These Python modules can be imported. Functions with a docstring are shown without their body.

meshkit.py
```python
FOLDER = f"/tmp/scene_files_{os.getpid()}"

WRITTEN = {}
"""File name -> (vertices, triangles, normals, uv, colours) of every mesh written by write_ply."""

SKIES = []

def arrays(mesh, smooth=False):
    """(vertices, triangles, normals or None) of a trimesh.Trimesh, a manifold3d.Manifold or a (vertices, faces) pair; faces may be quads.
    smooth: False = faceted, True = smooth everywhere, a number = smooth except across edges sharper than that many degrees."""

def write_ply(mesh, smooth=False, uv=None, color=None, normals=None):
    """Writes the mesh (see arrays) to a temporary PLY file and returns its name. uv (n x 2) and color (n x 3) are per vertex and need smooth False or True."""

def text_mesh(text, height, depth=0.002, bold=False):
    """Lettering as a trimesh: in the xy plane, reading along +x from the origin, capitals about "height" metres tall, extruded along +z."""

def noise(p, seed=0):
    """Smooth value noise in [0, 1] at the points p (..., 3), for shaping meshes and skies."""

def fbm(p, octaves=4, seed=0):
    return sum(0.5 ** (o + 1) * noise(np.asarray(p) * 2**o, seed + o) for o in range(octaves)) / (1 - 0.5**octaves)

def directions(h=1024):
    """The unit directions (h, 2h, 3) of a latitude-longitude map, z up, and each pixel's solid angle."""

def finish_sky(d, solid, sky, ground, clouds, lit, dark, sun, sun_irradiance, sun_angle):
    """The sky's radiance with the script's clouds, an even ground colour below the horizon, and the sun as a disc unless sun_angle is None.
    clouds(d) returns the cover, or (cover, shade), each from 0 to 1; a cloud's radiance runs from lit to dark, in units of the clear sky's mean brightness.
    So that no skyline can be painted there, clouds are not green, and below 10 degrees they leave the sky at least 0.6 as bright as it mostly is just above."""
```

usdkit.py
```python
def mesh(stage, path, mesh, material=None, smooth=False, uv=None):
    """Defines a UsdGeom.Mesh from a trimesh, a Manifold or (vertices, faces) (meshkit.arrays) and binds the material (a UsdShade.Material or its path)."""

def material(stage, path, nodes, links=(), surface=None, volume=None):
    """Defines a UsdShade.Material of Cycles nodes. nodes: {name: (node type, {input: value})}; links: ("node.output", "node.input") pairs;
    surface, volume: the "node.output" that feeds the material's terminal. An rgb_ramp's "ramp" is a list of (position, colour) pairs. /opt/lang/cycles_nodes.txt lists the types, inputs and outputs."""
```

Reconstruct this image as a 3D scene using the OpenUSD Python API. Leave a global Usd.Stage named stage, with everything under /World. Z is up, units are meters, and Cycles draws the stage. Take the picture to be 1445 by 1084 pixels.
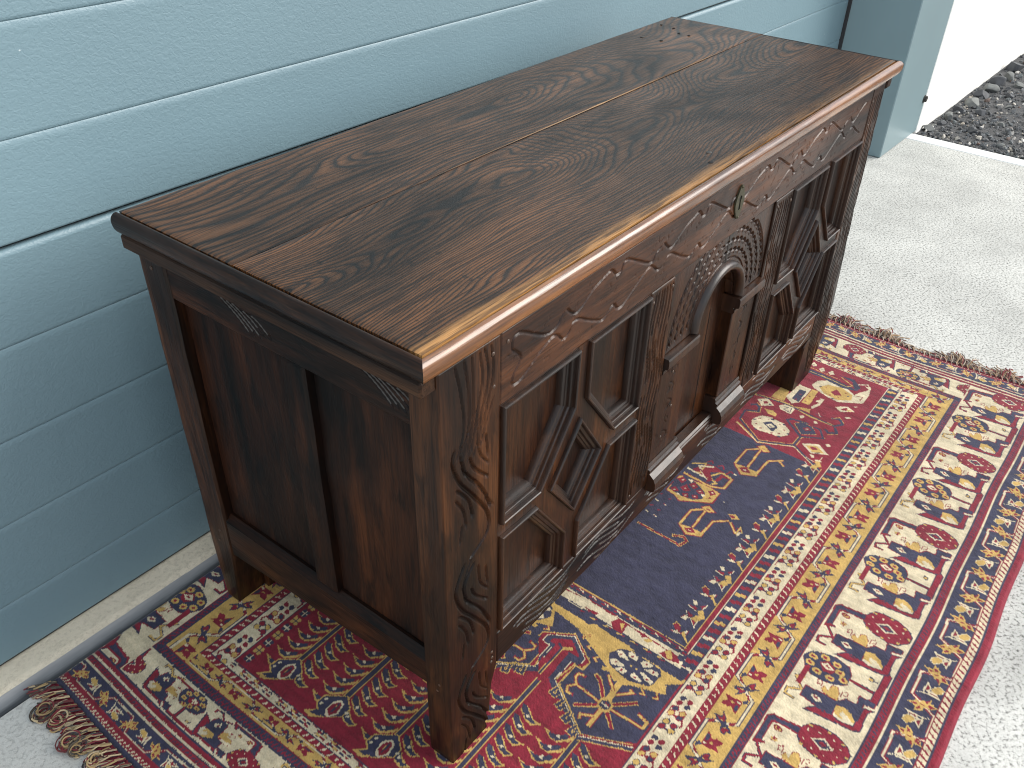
import math, random
import numpy as np
import shapely
import trimesh
import usdkit, meshkit
from scipy.spatial import cKDTree
from shapely.geometry import Polygon, LineString
from pxr import Gf, Sdf, Usd, UsdGeom, UsdLux, UsdShade, Vt

stage = Usd.Stage.CreateInMemory()
UsdGeom.SetStageUpAxis(stage, "Z")
UsdGeom.SetStageMetersPerUnit(stage, 1.0)
UsdGeom.Xform.Define(stage, "/World")
LOOKS = "/World/Looks"
UsdGeom.Scope.Define(stage, LOOKS)

# ---------------------------------------------------------------- camera, sky, sun
cam = UsdGeom.Camera.Define(stage, "/World/camera")
FPX, CX, CY = 1239.76, 15.69, 25.05
cam.CreateHorizontalApertureAttr(36.0)
cam.CreateVerticalApertureAttr(27.0)
cam.CreateFocalLengthAttr(36.0 * FPX / 1445.0)
cam.CreateHorizontalApertureOffsetAttr(-36.0 * CX / 1445.0)
cam.CreateVerticalApertureOffsetAttr(27.0 * CY / 1084.0)
cam.CreateClippingRangeAttr(Gf.Vec2f(0.02, 500.0))
RT = (0.608716, -0.792965, 0.025916)
DN = (-0.459133, -0.378715, -0.803599)
FW = (0.647041, 0.477265, -0.594606)
EYE = (-0.472902, -0.462903, 1.147398)
cam.AddTransformOp().Set(Gf.Matrix4d(*RT, 0, *[-v for v in DN], 0, *[-v for v in FW], 0, *EYE, 1))
cam.CreateExposureAttr(1.34)

SUN_DIR = np.array((0.62, -0.58, 0.56), float); SUN_DIR /= np.linalg.norm(SUN_DIR)
ELEV = math.asin(SUN_DIR[2]); ROTN = math.atan2(SUN_DIR[0], SUN_DIR[1])
skym = usdkit.material(stage, LOOKS + "/sky_look", {
    "sky": ("sky_texture", {"sky_type": "single_scattering", "sun_disc": False, "sun_elevation": ELEV, "sun_rotation": ROTN,
                            "altitude": 50.0, "air_density": 1.0, "aerosol_density": 3.0, "ozone_density": 1.0}),
    "tc": ("texture_coordinate", {}),
    "mp": ("mapping", {"scale": (1.0, 1.0, 2.2)}),
    "cl": ("noise_texture", {"scale": 1.6, "detail": 5.0, "roughness": 0.55}),
    "rp": ("rgb_ramp", {"ramp": [(0.28, (0.35, 0.35, 0.35)), (0.5, (0.85, 0.85, 0.85)), (1.0, (1, 1, 1))]}),
    "mx": ("mix_color", {"b": (6.0, 6.35, 6.8)}),
    "bg": ("background_shader", {"strength": 0.094}),
}, [("tc.generated", "mp.vector"), ("mp.vector", "cl.vector"), ("cl.fac", "rp.fac"), ("rp.color", "mx.fac"), ("sky.color", "mx.a"), ("mx.result", "bg.color")], surface="bg.background")
dome = UsdLux.DomeLight.Define(stage, "/World/sky")
dome.CreateIntensityAttr(1.0)
UsdShade.MaterialBindingAPI.Apply(dome.GetPrim()).Bind(skym)
dome.GetPrim().SetCustomDataByKey("kind", "structure")
sun = UsdLux.DistantLight.Define(stage, "/World/sun")
sun.CreateNormalizeAttr(True); sun.CreateIntensityAttr(0.385); sun.CreateAngleAttr(42.0)
sun.CreateColorAttr(Gf.Vec3f(1.0, 0.97, 0.92))
_z = SUN_DIR; _x = np.cross([0, 0, 1], _z); _x /= np.linalg.norm(_x); _y = np.cross(_z, _x)
sun.AddTransformOp().Set(Gf.Matrix4d(*_x, 0, *_y, 0, *_z, 0, 0, 0, 5, 1))

# ---------------------------------------------------------------- helpers
TAKEN = {}
def path_of(name, parent):
    base = parent.GetPath().pathString if parent is not None else "/World"
    k = (base, name); n = TAKEN.get(k, 0); TAKEN[k] = n + 1
    return f"{base}/{name}" + (f"_{n:03d}" if n else "")
def tag(p, label=None, cat=None, group=None, kind=None):
    p = p.GetPrim() if hasattr(p, "GetPrim") else p
    for key, v in (("label", label), ("category", cat), ("group", group), ("kind", kind)):
        if v: p.SetCustomDataByKey(key, v)
    return p
def thing(name, loc=(0, 0, 0), label=None, cat=None, group=None):
    x = UsdGeom.Xform.Define(stage, path_of(name, None)); x.AddTranslateOp().Set(Gf.Vec3d(*loc))
    return tag(x, label, cat, group)
def origin(parent):
    o = np.zeros(3)
    while parent is not None and parent.GetPath().pathString != "/World":
        a = parent.GetAttribute("xformOp:translate")
        if a and a.HasAuthoredValue(): o += np.array(a.Get())
        parent = parent.GetParent()
    return o
def obj(name, mesh, mat, parent=None, smooth=False, color=None, label=None, kind=None):
    """One Mesh prim; mesh in world coordinates."""
    v, f, n = meshkit.arrays(mesh, smooth)
    v = v - origin(parent)
    m = usdkit.mesh(stage, path_of(name, parent), (v, f), mat)
    if n is not None:
        m.CreateNormalsAttr(Vt.Vec3fArray.FromNumpy(n.astype(np.float32))); m.SetNormalsInterpolation("vertex")
    if color is not None:
        UsdGeom.PrimvarsAPI(m).CreatePrimvar("dye", Sdf.ValueTypeNames.Color3fArray, "vertex").Set(Vt.Vec3fArray.FromNumpy(color.astype(np.float32)))
    tag(m, label=label, kind=kind)
    return m.GetPrim()
def cat(ms):
    V, F, o = [], [], 0
    for m in ms:
        v, f = (np.asarray(m.vertices), np.asarray(m.faces)) if hasattr(m, "faces") else (np.asarray(m[0]), np.asarray(m[1]))
        if f.shape[1] == 4: f = np.vstack([f[:, [0, 1, 2]], f[:, [0, 2, 3]]])
        V.append(v); F.append(f + o); o += len(v)
    return np.vstack(V), np.vstack(F)
def box(x0, x1, y0, y1, z0, z1, r=0.0015):
    """A box with chamfered edges (44 triangles)."""
    lo, hi = np.array([x0, y0, z0]), np.array([x1, y1, z1]); r = min(r, *(0.45 * (hi - lo)))
    pts = []
    for i in range(8):
        c = np.array([(hi if i >> k & 1 else lo)[k] for k in range(3)]); s = np.array([-1 if i >> k & 1 else 1 for k in range(3)])
        for a in range(3):
            p = c.copy(); p[(a + 1) % 3] += s[(a + 1) % 3] * r; p[(a + 2) % 3] += s[(a + 2) % 3] * r; pts.append(p)
    return trimesh.convex.convex_hull(np.array(pts))
def prism(poly_xy, f0, f1):
    """poly (2D points) between two maps f0, f1: (n,2) -> (n,3)."""
    p = Polygon(poly_xy)
    v2, f = trimesh.creation.triangulate_polygon(p, engine="earcut")
    a, b = f0(v2), f1(v2); n = len(v2)
    V, F = [a, b], [f, f[:, ::-1] + n]
    o = 2 * n
    for ring in [p.exterior, *p.interiors]:
        q = np.array(ring.coords)[:-1]; k = len(q); A, B = f0(q), f1(q)
        for i in range(k):
            j = (i + 1) % k
            V.append(np.array([A[i], A[j], B[j], B[i]])); F.append(np.array([[o, o + 1, o + 2], [o, o + 2, o + 3]])); o += 4
    m = trimesh.Trimesh(np.vstack(V), np.vstack(F), process=False); m.fix_normals() if False else None
    return m
def tube(p, r, sides=5):
    p = np.asarray(p, float); t = np.gradient(p, axis=0); t /= np.linalg.norm(t, axis=1, keepdims=True) + 1e-12
    ref = np.where(np.abs(t[:, 2:]) < 0.9, [0, 0, 1.0], [1.0, 0, 0]); a = np.cross(t, ref); a /= np.linalg.norm(a, axis=1, keepdims=True) + 1e-12
    b = np.cross(t, a); g = np.arange(sides) * 2 * np.pi / sides; r = np.broadcast_to(r, (len(p),))
    v = p[:, None] + r[:, None, None] * (np.cos(g)[None, :, None] * a[:, None] + np.sin(g)[None, :, None] * b[:, None])
    i, j = np.meshgrid(np.arange(len(p) - 1), np.arange(sides), indexing="ij")
    q = np.stack([i * sides + j, i * sides + (j + 1) % sides, (i + 1) * sides + (j + 1) % sides, (i + 1) * sides + j], -1).reshape(-1, 4)
    return v.reshape(-1, 3), np.vstack([q[:, [0, 1, 2]], q[:, [0, 2, 3]]])
def smooth_path(pts, step):
    """Catmull-Rom through the points, resampled."""
    p = np.asarray(pts, float)
    if len(p) > 2:
        q = np.vstack([2 * p[0] - p[1], p, 2 * p[-1] - p[-2]]); out = []
        for i in range(1, len(q) - 2):
            t = np.linspace(0, 1, 8, endpoint=False)[:, None]
            out.append(0.5 * (2 * q[i] + (q[i + 1] - q[i - 1]) * t + (2 * q[i - 1] - 5 * q[i] + 4 * q[i + 1] - q[i + 2]) * t**2 + (3 * q[i] - q[i - 1] - 3 * q[i + 1] + q[i + 2]) * t**3))
        p = np.vstack(out + [p[-1:]])
    d = np.r_[0, np.cumsum(np.linalg.norm(np.diff(p, axis=0), axis=1))]; n = max(2, int(d[-1] / step) + 1)
    s = np.linspace(0, d[-1], n)
    return np.stack([np.interp(s, d, p[:, k]) for k in range(p.shape[1])], 1)

# ---------------------------------------------------------------- materials
def simple(name, col, rough=0.6, spec=0.5, bump=None, var=0.0, vscale=8.0, coat=0.0, metal=0.0):
    n = {"p": ("principled_bsdf", {"base_color": col, "roughness": rough, "specular_ior_level": spec, "coat_weight": coat, "metallic": metal}), "tc": ("texture_coordinate", {})}; l = []
    if var:
        n["nz"] = ("noise_texture", {"scale": vscale, "detail": 6.0, "roughness": 0.6})
        n["rp"] = ("rgb_ramp", {"ramp": [(0.25, tuple(c * (1 - var) for c in col)), (0.75, tuple(min(1, c * (1 + var)) for c in col))]})
        l += [("tc.object", "nz.vector"), ("nz.fac", "rp.fac"), ("rp.color", "p.base_color")]
    if bump:
        n["bn"] = ("noise_texture", {"scale": bump[0], "detail": 4.0, "roughness": 0.6}); n["bp"] = ("bump", {"distance": bump[1], "strength": 1.0})
        l += [("tc.object", "bn.vector"), ("bn.fac", "bp.height"), ("bp.normal", "p.normal")]
    return usdkit.material(stage, f"{LOOKS}/{name}", n, l, surface="p.BSDF")

def wood(name, axis, dark, mid, light, rough=0.38, seed=0.0, blotch=0.6, streak=1.0, coat=0.0, grain=30.0, bumpd=0.0006, spec=0.17, wear=None):
    """Old waxed oak: streaky grain along an axis, dark blotches, open pores."""
    st = [1.0, 1.0, 1.0]; st[axis] = 0.09
    s2 = [1.0, 1.0, 1.0]; s2[axis] = 0.03
    loc = (seed * 3.1, seed * 1.7, seed * 2.3)
    n = {"tc": ("texture_coordinate", {}),
         "m1": ("mapping", {"scale": tuple(st), "location": loc}), "m2": ("mapping", {"scale": tuple(s2), "location": loc}),
         "m3": ("mapping", {"scale": tuple(np.sqrt(st)), "location": loc}),
         "n1": ("noise_texture", {"scale": grain, "detail": 5.0, "roughness": 0.6, "distortion": 0.6}),
         "n2": ("noise_texture", {"scale": 420.0, "detail": 2.0, "roughness": 0.5}),
         "n3": ("noise_texture", {"scale": 9.0, "detail": 6.0, "roughness": 0.65, "distortion": 0.8}),
         "r1": ("rgb_ramp", {"ramp": [(0.30, dark), (0.50, mid), (0.72, light)]}),
         "r2": ("rgb_ramp", {"ramp": [(0.36, (0.45, 0.43, 0.42)), (0.5, (1, 1, 1))]}),
         "r3": ("rgb_ramp", {"ramp": [(0.34, (0.20, 0.19, 0.19)), (0.47, (0.75, 0.72, 0.71)), (0.62, (1.3, 1.27, 1.24))]}),
         "n4": ("noise_texture", {"scale": 38.0, "detail": 4.0, "roughness": 0.65, "distortion": 0.4}), "r4": ("rgb_ramp", {"ramp": [(0.36, (0.30, 0.28, 0.28)), (0.46, (0.85, 0.84, 0.84)), (0.7, (1.15, 1.15, 1.15))]}), "x4": ("mix_color", {"blend_type": "multiply", "fac": min(1.0, blotch), "use_clamp": False}),
         "x1": ("mix_color", {"blend_type": "multiply", "fac": streak, "use_clamp": False}), "x2": ("mix_color", {"blend_type": "multiply", "fac": blotch, "use_clamp": False}),
         "rr": ("map_range", {"from_min": 0.35, "from_max": 0.65, "to_min": rough + 0.13, "to_max": rough - 0.06, "clamp": True}),
         "bp": ("bump", {"distance": bumpd, "strength": 0.7}),
         "p": ("principled_bsdf", {"specular_ior_level": spec, "coat_weight": coat, "coat_roughness": 0.18})}
    l = [("tc.object", "m1.vector"), ("tc.object", "m2.vector"), ("tc.object", "m3.vector"), ("m1.vector", "n1.vector"), ("m2.vector", "n2.vector"), ("m3.vector", "n3.vector"),
         ("n1.fac", "r1.fac"), ("n2.fac", "r2.fac"), ("n3.fac", "r3.fac"), ("r1.color", "x1.a"), ("r2.color", "x1.b"), ("x1.result", "x2.a"), ("r3.color", "x2.b"),
         ("m3.vector", "n4.vector"), ("n4.fac", "r4.fac"), ("x2.result", "x4.a"), ("r4.color", "x4.b"), ("x4.result", "p.base_color"), ("n3.fac", "rr.value"), ("rr.result", "p.roughness"), ("n2.fac", "bp.height"), ("bp.normal", "p.normal")]
    if wear is not None:                        # arrises rubbed to lighter wood
        n["ge"] = ("geometry", {}); n["wr"] = ("map_range", {"from_min": 0.515, "from_max": 0.60, "to_min": 0.0, "to_max": 0.75, "clamp": True}); n["wm"] = ("math", {"math_type": "multiply", "use_clamp": True})
        n["wn"] = ("map_range", {"from_min": 0.40, "from_max": 0.58, "to_min": 0.15, "to_max": 1.0, "clamp": True}); n["wz"] = ("mix_color", {"b": wear})
        l = [x for x in l if x != ("x4.result", "p.base_color")] + [("ge.pointiness", "wr.value"), ("wr.result", "wm.value1"), ("n3.fac", "wn.value"), ("wn.result", "wm.value2"), ("wm.value", "wz.fac"), ("x4.result", "wz.a"), ("wz.result", "p.base_color")]
    return usdkit.material(stage, f"{LOOKS}/{name}", n, l, surface="p.BSDF")

def lid_wood(name, yc, x0, k, seed, tilt, worn=None):
    """Flat-sawn oak: growth rings cut at a shallow angle give cathedral figure; porous dark early wood. Object space, metres."""
    n = {"tc": ("texture_coordinate", {}), "sp": ("separate_xyz", {}),
         "ma": ("mapping", {"scale": (2.2, 9.0, 9.0), "location": (seed, seed * 2.0, 0.3)}), "na": ("noise_texture", {"scale": 1.0, "detail": 2.0, "roughness": 0.45}),
         "mb": ("mapping", {"scale": (1.9, 2.4, 2.4), "location": (seed * 1.3 + 4.0, 7.0, seed)}), "nb": ("noise_texture", {"scale": 1.0, "detail": 1.5, "roughness": 0.4}),
         "mc": ("mapping", {"scale": (15.0, 46.0, 46.0), "location": (seed, 0.0, 0.0)}), "nc": ("noise_texture", {"scale": 1.0, "detail": 3.0, "roughness": 0.6}),
         "a1": ("math", {"math_type": "multiply_add", "value2": 0.10, "value3": -0.05 - yc}), "a2": ("math", {"math_type": "add"}),
         "b1": ("math", {"math_type": "multiply_add", "value2": 0.42, "value3": -0.19}), "b2": ("math", {"math_type": "multiply_add", "value2": tilt, "value3": 0.03}), "b3": ("math", {"math_type": "add"}),
         "s1": ("math", {"math_type": "multiply"}), "s2": ("math", {"math_type": "multiply"}), "s3": ("math", {"math_type": "add"}), "s4": ("math", {"math_type": "sqrt"}),
         "c1": ("math", {"math_type": "multiply_add", "value2": 0.0034}), "f1": ("math", {"math_type": "multiply", "value2": k}), "f2": ("math", {"math_type": "fraction"}),
         "rg": ("rgb_ramp", {"ramp": [(0.0, (0.0080, 0.0044, 0.0030)), (0.15, (0.0100, 0.0055, 0.0036)), (0.30, (0.048, 0.0220, 0.0092)), (0.65, (0.082, 0.0380, 0.0155)), (0.88, (0.062, 0.0285, 0.0117)), (1.0, (0.0095, 0.0052, 0.0034))]}),
         "mp": ("mapping", {"scale": (13.0, 330.0, 330.0), "location": (seed, 0.0, 0.0)}), "np": ("noise_texture", {"scale": 1.0, "detail": 2.0, "roughness": 0.5}),
         "rp": ("rgb_ramp", {"ramp": [(0.40, (0.16, 0.15, 0.15)), (0.50, (0.85, 0.85, 0.85)), (0.58, (1.1, 1.1, 1.1))]}),
         "md": ("mapping", {"scale": (3.0, 7.0, 7.0), "location": (seed * 2, 1.0, 0.0)}), "nd": ("noise_texture", {"scale": 1.0, "detail": 5.0, "roughness": 0.6, "distortion": 0.5}),
         "rd": ("rgb_ramp", {"ramp": [(0.34, (0.34, 0.34, 0.37)), (0.47, (0.85, 0.82, 0.80)), (0.64, (1.55, 1.36, 1.14))]}),
         "x1": ("mix_color", {"blend_type": "multiply", "fac": 0.85, "use_clamp": False}), "x2": ("mix_color", {"blend_type": "multiply", "fac": 1.0, "use_clamp": False}),
         "sp3": ("noise_texture", {"scale": 60.0, "detail": 2.0}), "rs": ("rgb_ramp", {"ramp": [(0.27, (0.25, 0.25, 0.25)), (0.31, (1, 1, 1))]}), "x3": ("mix_color", {"blend_type": "multiply", "fac": 0.8, "use_clamp": False}),
         "lf": ("math", {"math_type": "multiply_add", "value2": 0.5, "value3": 0.0}), "hh": ("math", {"math_type": "add"}),
         "bp": ("bump", {"distance": 0.0007, "strength": 0.6}), "rr": ("map_range", {"from_min": 0.3, "from_max": 0.7, "to_min": 0.46, "to_max": 0.27, "clamp": True}),
         "p": ("principled_bsdf", {"specular_ior_level": 0.32})}
    l = [("tc.object", v + ".vector") for v in ("ma", "mb", "mc", "mp", "md", "sp", "sp3")] + [("ma.vector", "na.vector"), ("mb.vector", "nb.vector"), ("mc.vector", "nc.vector"), ("mp.vector", "np.vector"), ("md.vector", "nd.vector"),
         ("na.fac", "a1.value1"), ("a1.value", "a2.value1"), ("sp.y", "a2.value2"), ("nb.fac", "b1.value1"), ("sp.x", "b2.value1"), ("b1.value", "b3.value1"), ("b2.value", "b3.value2"),
         ("a2.value", "s1.value1"), ("a2.value", "s1.value2"), ("b3.value", "s2.value1"), ("b3.value", "s2.value2"), ("s1.value", "s3.value1"), ("s2.value", "s3.value2"), ("s3.value", "s4.value1"),
         ("nc.fac", "c1.value1"), ("s4.value", "c1.value3"), ("c1.value", "f1.value1"), ("f1.value", "f2.value1"), ("f2.value", "rg.fac"),
         ("np.fac", "rp.fac"), ("rg.color", "x1.a"), ("rp.color", "x1.b"), ("nd.fac", "rd.fac"), ("x1.result", "x2.a"), ("rd.color", "x2.b"), ("sp3.fac", "rs.fac"), ("x2.result", "x3.a"), ("rs.color", "x3.b"), ("x3.result", "p.base_color"),
         ("np.fac", "lf.value1"), ("lf.value", "hh.value1"), ("f2.value", "hh.value2"), ("np.fac", "bp.height"), ("bp.normal", "p.normal"), ("nd.fac", "rr.value"), ("rr.result", "p.roughness")]
    if worn is not None:                        # the front edge is rubbed down to lighter wood
        n["we"] = ("math", {"math_type": "multiply_add", "value2": 0.030, "value3": -0.015}); n["ws"] = ("math", {"math_type": "add"})
        n["wm"] = ("map_range", {"from_min": worn + 0.020, "from_max": worn + 0.002, "to_min": 0.0, "to_max": 0.9, "clamp": True})
        n["wl"] = ("map_range", {"from_min": -0.45, "from_max": 0.25, "to_min": 1.0, "to_max": 0.22, "clamp": True}); n["wk"] = ("math", {"math_type": "multiply"})   # most rubbed near the left hand corner
        n["wx"] = ("mix_color", {"blend_type": "multiply", "fac": 0.8, "a": (0.46, 0.235, 0.082), "use_clamp": False}); n["wz"] = ("mix_color", {})
        l = [x for x in l if x != ("x3.result", "p.base_color")] + [("nd.fac", "we.value1"), ("sp.y", "ws.value1"), ("we.value", "ws.value2"), ("ws.value", "wm.value"), ("rp.color", "wx.b"), ("sp.x", "wl.value"), ("wm.result", "wk.value1"), ("wl.result", "wk.value2"), ("wk.value", "wz.fac"), ("x3.result", "wz.a"), ("wx.result", "wz.b"), ("wz.result", "p.base_color")]
    return usdkit.material(stage, f"{LOOKS}/{name}", n, l, surface="p.BSDF")
def dyed(name, rough, sheen=0.0, bump=None):
    n = {"at": ("attribute", {"attribute": "dye"}), "p": ("principled_bsdf", {"roughness": rough, "specular_ior_level": 0.25, "sheen_weight": sheen}), "tc": ("texture_coordinate", {})}
    l = [("at.color", "p.base_color")]
    if bump:
        n["bn"] = ("noise_texture", {"scale": bump[0], "detail": 3.0, "roughness": 0.6}); n["bp"] = ("bump", {"distance": bump[1], "strength": 1.0})
        l += [("tc.object", "bn.vector"), ("bn.fac", "bp.height"), ("bp.normal", "p.normal")]
    return usdkit.material(stage, f"{LOOKS}/{name}", n, l, surface="p.BSDF")

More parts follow.
